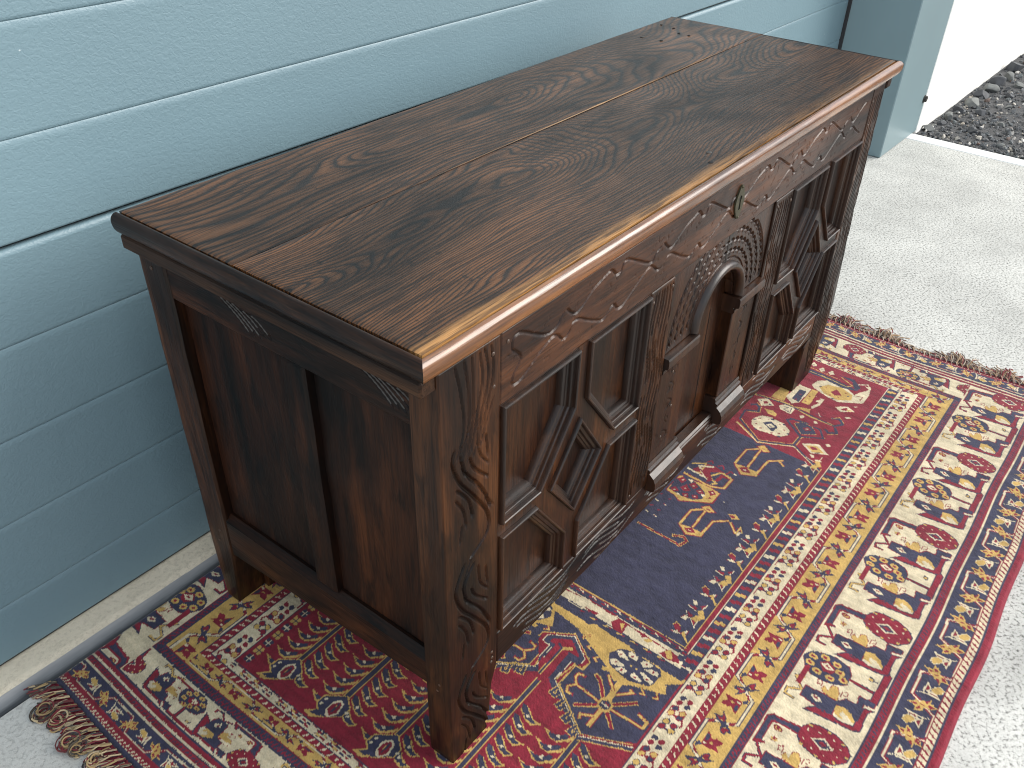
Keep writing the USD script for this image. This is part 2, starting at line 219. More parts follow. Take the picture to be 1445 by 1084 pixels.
# ---------------------------------------------------------------- the rug: a knotted pattern, one colour to each knot
# (motifs in tenths of a millimetre on the floor; a closed outline, or a stroke when a width comes first)
MOTIF = {
 'yel': [('N', 60, [4706,-2597,4825,-2772,5319,-2769,5423,-2616,5467,-2556]), ('W', 38, [4706,-2597,4825,-2772,5319,-2769,5423,-2616,5467,-2556]), ('R', [4764,-2661,4850,-2741,4802,-2753,4733,-2685]), ('R', [5401,-2626,5386,-2684,5309,-2738,5302,-2710]), ('N', [5237,-2648,5308,-2708,5236,-2740,5194,-2678]), ('R', [5226,-2653,4955,-2664,5059,-2556,5017,-2504,5023,-2399,5079,-2404,5127,-2464,5205,-2382,5221,-2553]), ('N', [5106,-2596,5135,-2633,5053,-2660,4997,-2645,5047,-2597]), ('W', [5189,-2588,5195,-2642,5161,-2647,5159,-2597]), ('Y', [5140,-2509,5143,-2568,5110,-2563,5116,-2515])],
 'yelstar': [('N', [4797,-2394,4818,-2475,4820,-2514,4910,-2508,4825,-2593,4745,-2619,4697,-2701,4612,-2780,4622,-2696,4526,-2681,4599,-2597,4694,-2573,4741,-2470]), ('R', [4790,-2458,4805,-2531,4873,-2525,4816,-2582,4755,-2595,4750,-2517]), ('R', [4632,-2602,4678,-2660,4635,-2730,4626,-2684,4556,-2667,4601,-2616]), ('Y', [4766,-2519,4764,-2571,4736,-2554]), ('Y', [4665,-2617,4683,-2658,4650,-2643])],
 'yelc': [('N', [4722,-2590,5467,-2556])],
 'peac': [('R', 30, [5660,-3282,5857,-3279,5905,-3789,6013,-3862,6016,-4019,6181,-4010,6204,-4239,6112,-4246,6076,-4093,5774,-4165,5643,-4148,5760,-4030,5812,-3885,5828,-3784,5593,-3791,5613,-3576,5660,-3282]), ('N', [5660,-3282,5857,-3279,5905,-3789,6013,-3862,6016,-4019,6181,-4010,6204,-4239,6112,-4246,6076,-4093,5774,-4165,5643,-4148,5760,-4030,5812,-3885,5828,-3784,5593,-3791,5613,-3576]), ('N', 25, [5457,-3411,5603,-3548,5579,-3654,5603,-3803,5570,-3910,5614,-4112,5848,-4140,6009,-4132,6050,-4258,5968,-4200,5581,-4216,5542,-4137,5514,-3899,5487,-3688,5470,-3503,5457,-3411]), ('R', [5467,-3424,5597,-3550,5579,-3654,5603,-3803,5570,-3910,5614,-4112,5848,-4140,6009,-4132,6041,-4246,5963,-4194,5591,-4213,5551,-4134,5523,-3895,5496,-3685,5480,-3499]), ('W', [5759,-3391,5805,-3479,5731,-3596,5686,-3500]), ('R', 30, [5761,-3455,5744,-3511]), ('R', 15, [5965,-3492,6034,-3515,5967,-3589,6104,-3603,6135,-3673,6039,-3740,5895,-3760,5891,-3617,5917,-3526,5965,-3492]), ('Y', [5965,-3492,6034,-3515,5967,-3589,6104,-3603,6135,-3673,6039,-3740,5895,-3760,5891,-3617,5917,-3526]), ('Y', [5668,-3795,5814,-3782,5851,-3903,5797,-4017,5693,-4108,5655,-4090,5740,-3974,5747,-3893,5703,-3869,5645,-3945,5643,-3883]), ('R', 14, [5979,-3478,6101,-3457,6075,-3392,6002,-3412,6027,-3444]), ('R', 14, [5996,-3780,6098,-3767,6134,-3843,6056,-3854,6040,-3804])],
 'zred': [('N', 50, [5997,-3215,5950,-3092,5755,-3261,5653,-3071,5539,-3084,5535,-3234]), ('R', 32, [5997,-3215,5950,-3092,5755,-3261,5653,-3071,5539,-3084,5535,-3234]), ('R', [5905,-3052,6459,-3034,6532,-3108,6522,-3163,6565,-3517,6412,-3539,6399,-3193,6352,-3152,5957,-3165]), ('N', [5969,-3068,6433,-3053,6501,-3120,6481,-3179,6540,-3518,6438,-3522,6429,-3182,6383,-3123,6011,-3152]), ('R', 90, [6332,-3236,6318,-3291]), ('Y', 50, [6330,-3240,6320,-3287]), ('R', 30, [6326,-3252,6322,-3277]), ('R', 90, [6137,-3261,6123,-3324]), ('Y', 50, [6135,-3265,6126,-3318]), ('R', 30, [6132,-3280,6128,-3304])],
 'ytree': [('R', 26, [5117,-3046,5267,-3098,5349,-3260,5404,-3465,5349,-3693,5226,-3771,5026,-3777,4947,-3706,4864,-3488,4868,-3264,4950,-3134,5117,-3046]), ('N', [5143,-3019,5285,-3090,5335,-3168,5349,-3260,5400,-3370,5404,-3465,5390,-3566,5349,-3693,5226,-3771,5035,-3789,4947,-3706,4888,-3604,4864,-3488,4849,-3384,4868,-3264,4950,-3134]), ('N', 60, [5137,-3773,5131,-4175]), ('R', 38, [5137,-3773,5132,-4190]), ('R', [5166,-3286,5271,-3388,5170,-3556,5061,-3520,5036,-3387]), ('W', [5149,-3309,5229,-3389,5149,-3530,5096,-3419]), ('R', 30, [5158,-3394,5151,-3444]), ('N', 120, [5643,-4148,5550,-4234,4907,-4209]), ('R', 95, [5643,-4148,5550,-4234,4907,-4209]), ('N', 92, [5356,-4006,5344,-4076]), ('N', 92, [4902,-4011,4891,-4080]), ('N', 84, [5385,-4041,5304,-4040]), ('N', 84, [4930,-4046,4852,-4044]), ('N', 14, [5339,-4055,5339,-4155]), ('N', 14, [4885,-4059,4887,-4157]), ('Y', 44, [5347,-4014,5344,-4076]), ('Y', 44, [4893,-4019,4891,-4080]), ('Y', 105, [5213,-3142,5207,-3183]), ('Y', 105, [5303,-3300,5298,-3341]), ('Y', 105, [5276,-3504,5271,-3544]), ('Y', 105, [5163,-3596,5157,-3635]), ('Y', 105, [5071,-3144,5066,-3185]), ('Y', 105, [4980,-3295,4975,-3335]), ('Y', 105, [4974,-3504,4970,-3544]), ('Y', 105, [5060,-3683,5055,-3722]), ('R', 42, [5212,-3152,5209,-3173]), ('R', 42, [5302,-3310,5299,-3331]), ('R', 42, [5275,-3514,5272,-3534]), ('R', 42, [5161,-3606,5159,-3625]), ('R', 42, [5070,-3154,5067,-3175]), ('R', 42, [4979,-3305,4977,-3325]), ('R', 42, [4973,-3514,4971,-3534]), ('R', 42, [5059,-3692,5056,-3712])],
 'dtree': [('N', 30, [6529,-3521,6606,-3551,6710,-3614,6741,-3719,6751,-3863,6741,-3981,6700,-4091,6649,-4188,6539,-4271,6400,-4253,6271,-4138,6219,-3997,6237,-3863,6274,-3720,6303,-3628,6392,-3546,6529,-3521]), ('R', [6529,-3521,6606,-3551,6710,-3614,6741,-3719,6751,-3863,6741,-3981,6700,-4091,6649,-4188,6539,-4271,6400,-4253,6271,-4138,6219,-3997,6237,-3863,6274,-3720,6303,-3628,6392,-3546]), ('W', [6480,-3704,6591,-3869,6484,-4051,6380,-3893]), ('N', [6479,-3745,6562,-3871,6477,-4005,6412,-3898]), ('R', [6486,-3808,6527,-3875,6482,-3947,6446,-3887]), ('W', 24, [6583,-3611,6579,-3626]), ('W', 24, [6640,-3764,6636,-3779]), ('W', 24, [6405,-3618,6401,-3632]), ('W', 24, [6646,-3982,6642,-3996]), ('W', 24, [6327,-3776,6323,-3790]), ('W', 24, [6319,-3972,6316,-3986]), ('W', 24, [6420,-4129,6417,-4143]), ('W', 24, [6560,-4115,6556,-4129]), ('N', 48, [6681,-3614,6677,-3636]), ('N', 48, [6733,-3876,6729,-3897]), ('N', 48, [6305,-3618,6301,-3639]), ('N', 48, [6250,-3873,6246,-3893]), ('N', 48, [6306,-4117,6302,-4137]), ('N', 48, [6485,-4229,6481,-4249]), ('N', 48, [6661,-4111,6657,-4131]), ('Y', 34, [6681,-3611,6677,-3639]), ('Y', 34, [6733,-3873,6729,-3901]), ('Y', 34, [6305,-3615,6301,-3642]), ('Y', 34, [6250,-3869,6246,-3896]), ('Y', 34, [6306,-4114,6302,-4140]), ('Y', 34, [6485,-4226,6481,-4252]), ('Y', 34, [6661,-4107,6657,-4134])],
 'nav': [('R', 62, [5400,-4806,5287,-5010,4805,-5025,4746,-4836]), ('W', 34, [5400,-4806,5287,-5010,4805,-5025,4746,-4836]), ('R', 16, [5353,-4868,5286,-4993]), ('R', 18, [4765,-4906,4811,-5002]), ('W', 20, [4974,-4632,5051,-4650,5107,-4720,5098,-4757,5070,-4801,4986,-4758,4932,-4706,4974,-4632]), ('Y', [4974,-4632,5051,-4650,5107,-4720,5098,-4757,5070,-4801,4986,-4758,4932,-4706]), ('W', [5176,-4614,5171,-4672,5172,-4786,5190,-4888,5109,-4897,4941,-4889,4988,-4840,5056,-4783,5097,-4818,5098,-4757,5115,-4682]), ('R', [5143,-4669,5144,-4795,5121,-4789,5126,-4696]), ('R', [5066,-4811,5110,-4866,4988,-4878,5021,-4834]), ('N', [5158,-4812,5162,-4871,5133,-4867,5133,-4820]), ('W', 14, [5172,-4890,5212,-4964])],
 'navstar': [('Y', [5329,-4590,5370,-4661,5430,-4704,5422,-4759,5487,-4792,5489,-4844,5572,-4902,5481,-4899,5473,-4954,5471,-5020,5410,-4973,5365,-4900,5368,-4855,5299,-4833,5256,-4794,5224,-4730,5305,-4726,5318,-4678]), ('R', [5343,-4648,5386,-4718,5353,-4742,5337,-4689]), ('R', [5472,-4814,5534,-4883,5453,-4873,5452,-4847]), ('R', [5276,-4740,5338,-4760,5325,-4816,5270,-4772]), ('R', [5401,-4880,5455,-4907,5445,-4984,5393,-4926]), ('R', 20, [5397,-4785,5388,-4831])],
 'navc': [('N', [5400,-4806,4735,-4822])],
 'wfl': [('N', 82, [4901,-1917,4913,-1932]), ('N', 82, [4791,-2042,4803,-2057]), ('R', 80, [4798,-1909,4810,-1924]), ('R', 80, [4892,-2034,4904,-2049]), ('R', 30, [4540,-1853,4641,-1854,4692,-1872]), ('R', 30, [4547,-1876,4570,-2090,4687,-2083]), ('R', 30, [4570,-2090,4483,-2133,4424,-2120]), ('R', 104, [4671,-1907,4683,-1922]), ('R', 104, [4562,-2040,4574,-2055]), ('N', 74, [4671,-1907,4683,-1922]), ('N', 74, [4562,-2040,4574,-2055]), ('R', 104, [4569,-1889,4581,-1904]), ('R', 104, [4650,-2043,4662,-2058]), ('Y', 76, [4569,-1889,4581,-1904]), ('Y', 76, [4650,-2043,4662,-2058]), ('R', 30, [4122,-1846,4214,-1841,4283,-1883,4288,-2009,4312,-2099]), ('N', 24, [4286,-1976,4312,-2099]), ('N', 104, [4290,-1891,4301,-1906]), ('N', 104, [4392,-2035,4404,-2049]), ('R', 76, [4290,-1891,4301,-1906]), ('R', 76, [4392,-2035,4404,-2049]), ('N', 100, [4399,-1907,4411,-1922]), ('N', 100, [4293,-2051,4305,-2066]), ('Y', 76, [4399,-1907,4411,-1922]), ('Y', 76, [4293,-2051,4305,-2066])],
 'wflc': [('N', [4021,-1986,4856,-1982])],
 'ffl': [('Y', 30, [4172,-1467,4291,-1342]), ('Y', [4302,-1286,4359,-1324,4275,-1390,4246,-1337]), ('R', [4379,-1103,4443,-1147,4379,-1243,4280,-1259,4312,-1161]), ('Y', 16, [4364,-1102,4451,-1122,4417,-1221]), ('R', 18, [4240,-1122,4283,-1297,4299,-1248]), ('W', [4251,-1126,4296,-1210,4273,-1292,4236,-1204]), ('W', [4354,-1317,4403,-1378,4314,-1378]), ('R', 14, [4403,-1378,4314,-1378]), ('Y', [4724,-1392,4863,-1277,4931,-1361,4780,-1461]), ('Y', [4655,-1270,4782,-1321,4715,-1417,4620,-1369]), ('R', [4626,-1305,4660,-1347,4540,-1392]), ('W', 16, [4664,-1245,4530,-1398,4662,-1386]), ('W', [4579,-1121,4669,-1162,4674,-1239,4569,-1217]), ('R', 14, [4579,-1121,4669,-1162]), ('R', [4762,-1151,4717,-1276,4653,-1231]), ('W', 14, [4755,-1124,4681,-1195]), ('W', [5023,-1108,5048,-1177,4971,-1229,4942,-1173]), ('R', [4901,-1104,4924,-1244,4852,-1263]), ('W', 14, [4879,-1096,4848,-1265]), ('R', [4979,-1275,5057,-1354,4930,-1342]), ('W', 14, [5079,-1363,4930,-1342]), ('N', 30, [4791,-1296,4803,-1329])],
 'leaf': [('Y', 34, [835,2138,736,2288,764,2465,696,2356,705,2249,810,2126,896,2097]), ('N', [763,2458,771,2368,783,2317,834,2253,903,2168,829,2145,705,2275,711,2372]), ('W', [787,2321,817,2274,777,2246,755,2281])],
 'leaf2': [('Y', 34, [823,1936,716,1780,691,1669,761,1589,769,1696,854,1829,904,1903]), ('N', [818,1925,907,1969,910,1896,829,1791,762,1689,756,1604,700,1666,723,1788]), ('W', [772,1811,808,1784,783,1747,751,1778])],
 'leafc': [('N', [897,2034,686,2039])],
 'head': [('Y', 24, [132,2023,-65,2297,-210,2317,-299,2217,-430,2355,-437,2220,-315,2043,-155,1842,-1,1842,132,2023]), ('N', [127,2029,-66,2285,-211,2305,-286,2200,-391,2293,-400,2199,-332,2065,-155,1842,-5,1848]), ('W', 20, [-215,2111,-73,2119,16,2047,-2,1976,-173,1927,-288,2009,-279,2061,-215,2111]), ('R', [-206,2100,-90,2100,0,2040,-21,1986,-171,1950,-269,2009]), ('N', 30, [-213,2029,-42,2026]), ('Y', 12, [-161,2044,-71,2037]), ('W', 40, [-192,2254,-181,2241]), ('W', 40, [-97,2243,-86,2229]), ('W', 40, [-83,1840,-72,1826])],
 'navedge': [('Y', 24, [1730,-1046,2301,-222,2713,-296,2721,-433,2885,-463]), ('N', 70, [1713,-1039,2286,-172,2775,-212,2755,-348]), ('W', 12, [1742,-1047,2311,-204,2764,-230])],
 'kfield': [('Y', [3531,674,3539,-1826,3417,-1763,3129,-1401,2835,-927,2982,-734,3090,-481,3324,72,3397,621]), ('N', [3550,687,3637,506,3635,-1584,3534,-1773,3486,-1743,3513,660]), ('W', [3886,493,3928,292,3927,-1593,3675,-1618,3686,519]), ('N', 22, [3716,518,3665,-1605]), ('R', 26, [3939,277,3846,-1426]), ('R', [3771,228,3784,-42,3732,-12,3710,123]), ('R', [3775,-280,3920,-354,3896,-536,3681,-547,3667,-391]), ('Y', [3845,-402,3881,-483,3737,-512]), ('R', [3838,-776,3911,-833,3888,-907,3815,-851]), ('Y', [3807,-875,3894,-984,3850,-1030,3774,-936]), ('R', [3722,-1205,3883,-1307,3863,-1513,3745,-1560,3700,-1374]), ('Y', [3822,-1264,3905,-1334,3753,-1440,3717,-1363]), ('N', [3917,-1482,3927,-1593,3805,-1603,3813,-1483]), ('N', 40, [4009,567,4000,-1552]), ('R', 26, [4062,616,4034,-1495]), ('Y', 20, [4073,679,4083,-1506]), ('R', 30, [3989,554,4006,476]), ('R', 30, [3990,301,4006,224]), ('R', 30, [3990,52,4006,-24]), ('R', 30, [3990,-193,4006,-268]), ('R', 30, [3991,-435,4006,-508]), ('R', 30, [3991,-672,4007,-744]), ('R', 30, [3991,-906,4007,-977]), ('R', 30, [3991,-1136,4007,-1206]), ('R', 30, [3992,-1362,4007,-1432]), ('W', 18, [4034,518,4001,407]), ('W', 18, [4034,265,4001,156]), ('W', 18, [4033,16,4001,-91]), ('W', 18, [4033,-229,4001,-334]), ('W', 18, [4033,-470,4002,-573]), ('W', 18, [4033,-708,4002,-808]), ('W', 18, [4033,-941,4002,-1040]), ('W', 18, [4033,-1171,4002,-1268]), ('W', 18, [4033,-1398,4003,-1493]), ('R', 20, [3647,273,3666,178]), ('R', 20, [3645,3,3663,-90]), ('R', 20, [3642,-262,3660,-354]), ('R', 20, [3640,-522,3658,-613]), ('R', 20, [3637,-778,3655,-868]), ('R', 20, [3635,-1030,3652,-1118]), ('R', 20, [3632,-1277,3650,-1364]), ('Y', 24, [3628,46,3646,-48]), ('Y', 24, [3633,-215,3651,-308]), ('Y', 24, [3638,-472,3656,-563]), ('Y', 24, [3643,-724,3661,-814]), ('Y', 24, [3647,-972,3665,-1061]), ('Y', 24, [3652,-1216,3670,-1304]), ('R', [3388,-157,3526,-372,3386,-531,3229,-349]), ('W', 30, [3348,-261,3332,-297]), ('W', 30, [3447,-399,3431,-434]), ('W', 26, [3430,-266,3452,-302]), ('W', 26, [3327,-402,3346,-439]), ('Y', [3402,-301,3444,-367,3401,-412,3353,-351]), ('N', 24, [3395,-348,3401,-370]), ('R', 30, [3403,-105,3355,-214]), ('R', 30, [3376,-504,3362,-596,3416,-595]), ('N', [3254,-583,3338,-661,3439,-679,3466,-794,3498,-970,3479,-1159,3471,-1386,3380,-1455,3152,-1449,3042,-1374,2980,-1082,3008,-937,3057,-711]), ('W', [3352,-652,3400,-753,3336,-875,3306,-943,3273,-769]), ('W', [3422,-821,3481,-867,3441,-1005,3366,-1019,3368,-888]), ('W', [3145,-662,3208,-728,3184,-922,3127,-877,3083,-743]), ('W', [3053,-811,3128,-893,3126,-1007,3042,-979,3029,-859]), ('W', [3391,-1076,3468,-1133,3473,-1258,3422,-1273,3336,-1165]), ('W', [3308,-1182,3393,-1290,3391,-1417,3325,-1424,3298,-1299]), ('W', [3092,-1068,3160,-1114,3111,-1270,3058,-1255,3058,-1129]), ('W', [3218,-1174,3259,-1212,3193,-1425,3133,-1413,3150,-1294]), ('R', 32, [3323,-751,3334,-764]), ('R', 32, [3400,-915,3411,-928]), ('R', 32, [3155,-768,3166,-781]), ('R', 32, [3071,-911,3081,-924]), ('R', 32, [3410,-1167,3421,-1180]), ('R', 32, [3343,-1326,3354,-1339]), ('R', 32, [3090,-1147,3100,-1160]), ('R', 32, [3177,-1323,3187,-1336]), ('Y', 30, [3235,-987,3248,-1107]), ('N', 30, [3240,-1032,3243,-1062])],
 'hexin': [('Y', 24, [2805,472,2913,464,3199,23,2895,-456,2705,-453,2717,-312,2280,-305,1731,-1119]), ('R', [2763,440,2906,458,3192,18,2891,-451,2733,-450,2735,-308,2282,-295,2276,-225,2795,-224,2797,-373,2893,-374,3177,8,2917,361,2773,360,2758,227,2477,227]), ('W', 14, [2276,-225,2789,-203,2796,-358,2893,-374,3158,3,2924,366,2780,365,2769,227,2477,227]), ('N', [2276,-225,2782,-208,2802,-353,2896,-364,3147,4,2910,355,2788,354,2773,221,2470,222,2410,177,2793,183,2823,283,2910,286,3092,17,2892,-266,2836,-263,2830,-107,2256,-123,2028,-437,2132,-444]), ('R', [2397,167,2819,150,2836,267,2905,264,3077,7,2888,-261,2850,-253,2850,-93,2235,-122,2125,-35]), ('Y', 56, [2227,41,2847,33,2938,-108]), ('N', 36, [2227,41,2843,39,2896,137])],
 'wheel': [('Y', 95, [2384,-1054,2873,-1023]), ('Y', 70, [2873,-1023,2984,-855,2933,-661]), ('Y', 70, [2873,-1023,2980,-1209,3084,-1489]), ('Y', [3036,-1379,3288,-1493,3260,-1610,3137,-1681,3075,-1603]), ('R', 55, [2384,-1054,2434,-524,2544,-432,2624,-443,2632,-568]), ('Y', 32, [2384,-1054,2434,-524,2544,-432,2624,-443,2628,-538]), ('R', 55, [2434,-524,2325,-437,2240,-481,2248,-589]), ('Y', 32, [2434,-524,2325,-437,2240,-481,2241,-569]), ('Y', 70, [2469,-990,2714,-773,2778,-649]), ('R', 46, [2469,-990,2714,-773,2769,-664]), ('R', 60, [2681,-1034,2884,-807]), ('Y', 36, [2681,-1034,2884,-807]), ('R', 60, [2646,-1089,2838,-1281,2866,-1216]), ('Y', 36, [2646,-1089,2838,-1281,2866,-1216]), ('Y', 70, [2384,-1054,2737,-1436]), ('R', 46, [2440,-1112,2733,-1431]), ('Y', 70, [2384,-1054,2110,-685]), ('R', 46, [2356,-994,2118,-695]), ('R', 60, [2384,-1054,2416,-1708,2531,-1713,2589,-1527]), ('Y', 36, [2384,-1054,2416,-1708,2531,-1713,2576,-1534]), ('R', 100, [2384,-1054,1944,-1067]), ('Y', 70, [2384,-1054,1944,-1067]), ('R', 60, [2137,-1030,2040,-861,1971,-892]), ('Y', 36, [2137,-1030,2040,-861,1971,-892]), ('Y', 70, [2334,-1134,2112,-1370]), ('R', 46, [2334,-1134,2112,-1370]), ('Y', [2315,-966,2411,-942,2505,-974,2527,-1087,2462,-1175,2360,-1179,2292,-1130,2281,-1044]), ('N', [2360,-975,2451,-979,2489,-1064,2458,-1147,2356,-1150,2316,-1052]), ('W', 20, [2398,-998,2394,-1126]), ('R', 20, [2445,-1045,2421,-1124]), ('Y', [3376,128,3565,-108,3530,-983,3530,-902,3381,-634,3225,-602,3007,-727,3124,-502,3293,-221]), ('R', 40, [3337,-192,3266,-103,3191,-121]), ('Y', 26, [3337,-192,3266,-103,3191,-121]), ('R', 40, [3213,-342,3129,-264,3099,-335]), ('Y', 26, [3213,-342,3129,-264,3099,-335]), ('R', 40, [3082,-530,3007,-463,2964,-542]), ('Y', 26, [3082,-530,3007,-463,2964,-542]), ('R', 40, [3026,-1291,2920,-1433,2897,-1354]), ('Y', 26, [3026,-1291,2920,-1433,2897,-1354]), ('R', 40, [3077,-1555,2978,-1629,2955,-1551]), ('Y', 26, [3077,-1555,2978,-1629,2955,-1551])],
 'nfield': [('Y', 52, [6035,595,6008,-226,5980,-322]), ('R', 30, [6035,595,6008,-226,5980,-322]), ('Y', 60, [6009,-305,6174,-354,6239,-258,6136,-72]), ('R', 38, [6009,-305,6174,-354,6239,-258,6143,-88]), ('R', 62, [6478,-32,6948,-20,7135,-220]), ('Y', 38, [6478,-32,6948,-20,7135,-220]), ('R', 62, [7099,-239,6553,-267]), ('Y', 38, [7099,-239,6553,-267]), ('R', 62, [6475,-471,6932,-491,7129,-713]), ('Y', 38, [6475,-471,6932,-491,7129,-713]), ('R', 30, [6483,-19,6305,-241,6431,-495,6520,-507,6530,-279,6483,-19]), ('Y', [6483,-19,6317,-255,6442,-509,6543,-495,6542,-273]), ('R', [6439,-146,6542,-253,6452,-383,6384,-258]), ('W', 26, [6451,-241,6451,-282]), ('R', 26, [7148,-130,7266,-233,7168,-408,7086,-308,7148,-130]), ('Y', [7149,-140,7261,-236,7167,-399,7091,-305]), ('R', 26, [7158,-249,7163,-298]), ('R', 58, [7111,-752,6895,-969]), ('Y', 34, [7111,-752,6895,-969]), ('Y', [7284,-614,7365,-735,7280,-858,7199,-737]), ('R', [7272,-640,7306,-704,7269,-783,7223,-726]), ('W', [6952,-921,6986,-1042,6849,-1011]), ('R', [7045,-914,7091,-971,6986,-1042]), ('Y', 22, [6895,-969,7102,-965,6980,-1055]), ('R', 62, [8696,-47,9255,-34,9462,-252]), ('Y', 38, [8696,-47,9255,-34,9462,-252]), ('R', 62, [9418,-273,8768,-302]), ('Y', 38, [9418,-273,8768,-302]), ('R', 62, [8662,-523,9202,-546,9419,-788]), ('Y', 38, [8662,-523,9202,-546,9419,-788]), ('R', 30, [8703,-32,8477,-274,8607,-549,8713,-562,8741,-316,8703,-32]), ('Y', [8703,-32,8489,-289,8620,-564,8740,-550,8754,-309]), ('R', [8642,-171,8756,-287,8641,-428,8568,-293]), ('W', 26, [8649,-274,8647,-318]), ('R', 26, [9484,-154,9617,-267,9488,-457,9398,-347,9484,-154]), ('Y', [9485,-165,9611,-269,9487,-447,9404,-345]), ('R', 26, [9488,-284,9491,-337]), ('R', 58, [9337,-712,9243,-860]), ('Y', 34, [9337,-712,9243,-860]), ('R', 30, [7157,641,7681,633,7754,88,7707,-233,7362,-245,7032,290,7118,424,7157,641]), ('Y', [7157,641,7681,633,7754,88,7707,-233,7375,-238,7040,294,7118,424]), ('N', [7517,650,7704,558,7737,380,7630,150,7539,-5,7354,-40,7211,93,7178,351,7218,611]), ('R', [7567,635,7691,551,7638,456,7501,488]), ('R', [7560,370,7684,308,7606,180,7495,227]), ('R', [7255,610,7352,535,7264,421,7192,509]), ('R', [7376,462,7536,400,7409,244,7324,347]), ('R', [7494,183,7591,108,7502,-4,7430,85]), ('R', [7251,349,7323,260,7212,178,7189,293]), ('R', [7321,174,7393,86,7307,18,7260,119]), ('W', [7701,470,7723,351,7622,339]), ('W', [7454,55,7489,-32,7379,-27]), ('W', [7216,436,7190,336,7167,409]), ('W', 22, [7594,532,7609,514]), ('W', 22, [7576,284,7590,266]), ('W', 22, [7252,524,7267,506]), ('W', 22, [7410,375,7424,357]), ('W', 22, [7503,105,7518,87]), ('W', 22, [7242,271,7257,254]), ('W', 22, [7319,112,7333,94]), ('R', [7625,-23,7711,-83,7633,-187,7524,-118]), ('W', 22, [7630,-94,7622,-130]), ('R', 18, [7426,-86,7461,-172,7487,-117]), ('R', 70, [7808,616,7776,15,7895,-220,8227,-221,8197,-23,7979,-8]), ('Y', 46, [7808,616,7776,15,7895,-220,8227,-221,8290,25,8011,181,7927,-35,7828,42]), ('N', 30, [7897,600,7852,12]), ('R', [8025,538,7938,272,8011,181,7831,129,7956,66,8142,207,8317,38,8378,200,8334,396]), ('Y', 34, [8159,633,8348,403,8018,359,7995,434]), ('W', 46, [7989,628,7948,213,8192,474,8339,223]), ('R', 30, [8124,416,7933,140,8195,235,8315,-6]), ('R', 30, [8401,409,8491,347,8422,288]), ('R', 30, [8416,176,8493,106,8396,36]), ('R', 30, [8286,-63,8429,-99,8406,-164]), ('W', 30, [8392,-192,8403,-229]), ('W', 24, [7542,-401,7539,-415]), ('R', 30, [6952,454,6971,430]), ('R', 30, [6557,470,6576,447]), ('R', 30, [6586,647,6605,624]), ('R', 30, [6984,655,7003,632]), ('W', 26, [6775,469,6759,421]), ('W', 26, [6391,457,6376,409]), ('W', 26, [6787,648,6771,599]), ('W', 26, [6413,639,6397,592]), ('R', 12, [6775,469,6759,421]), ('R', 12, [6391,457,6376,409])],
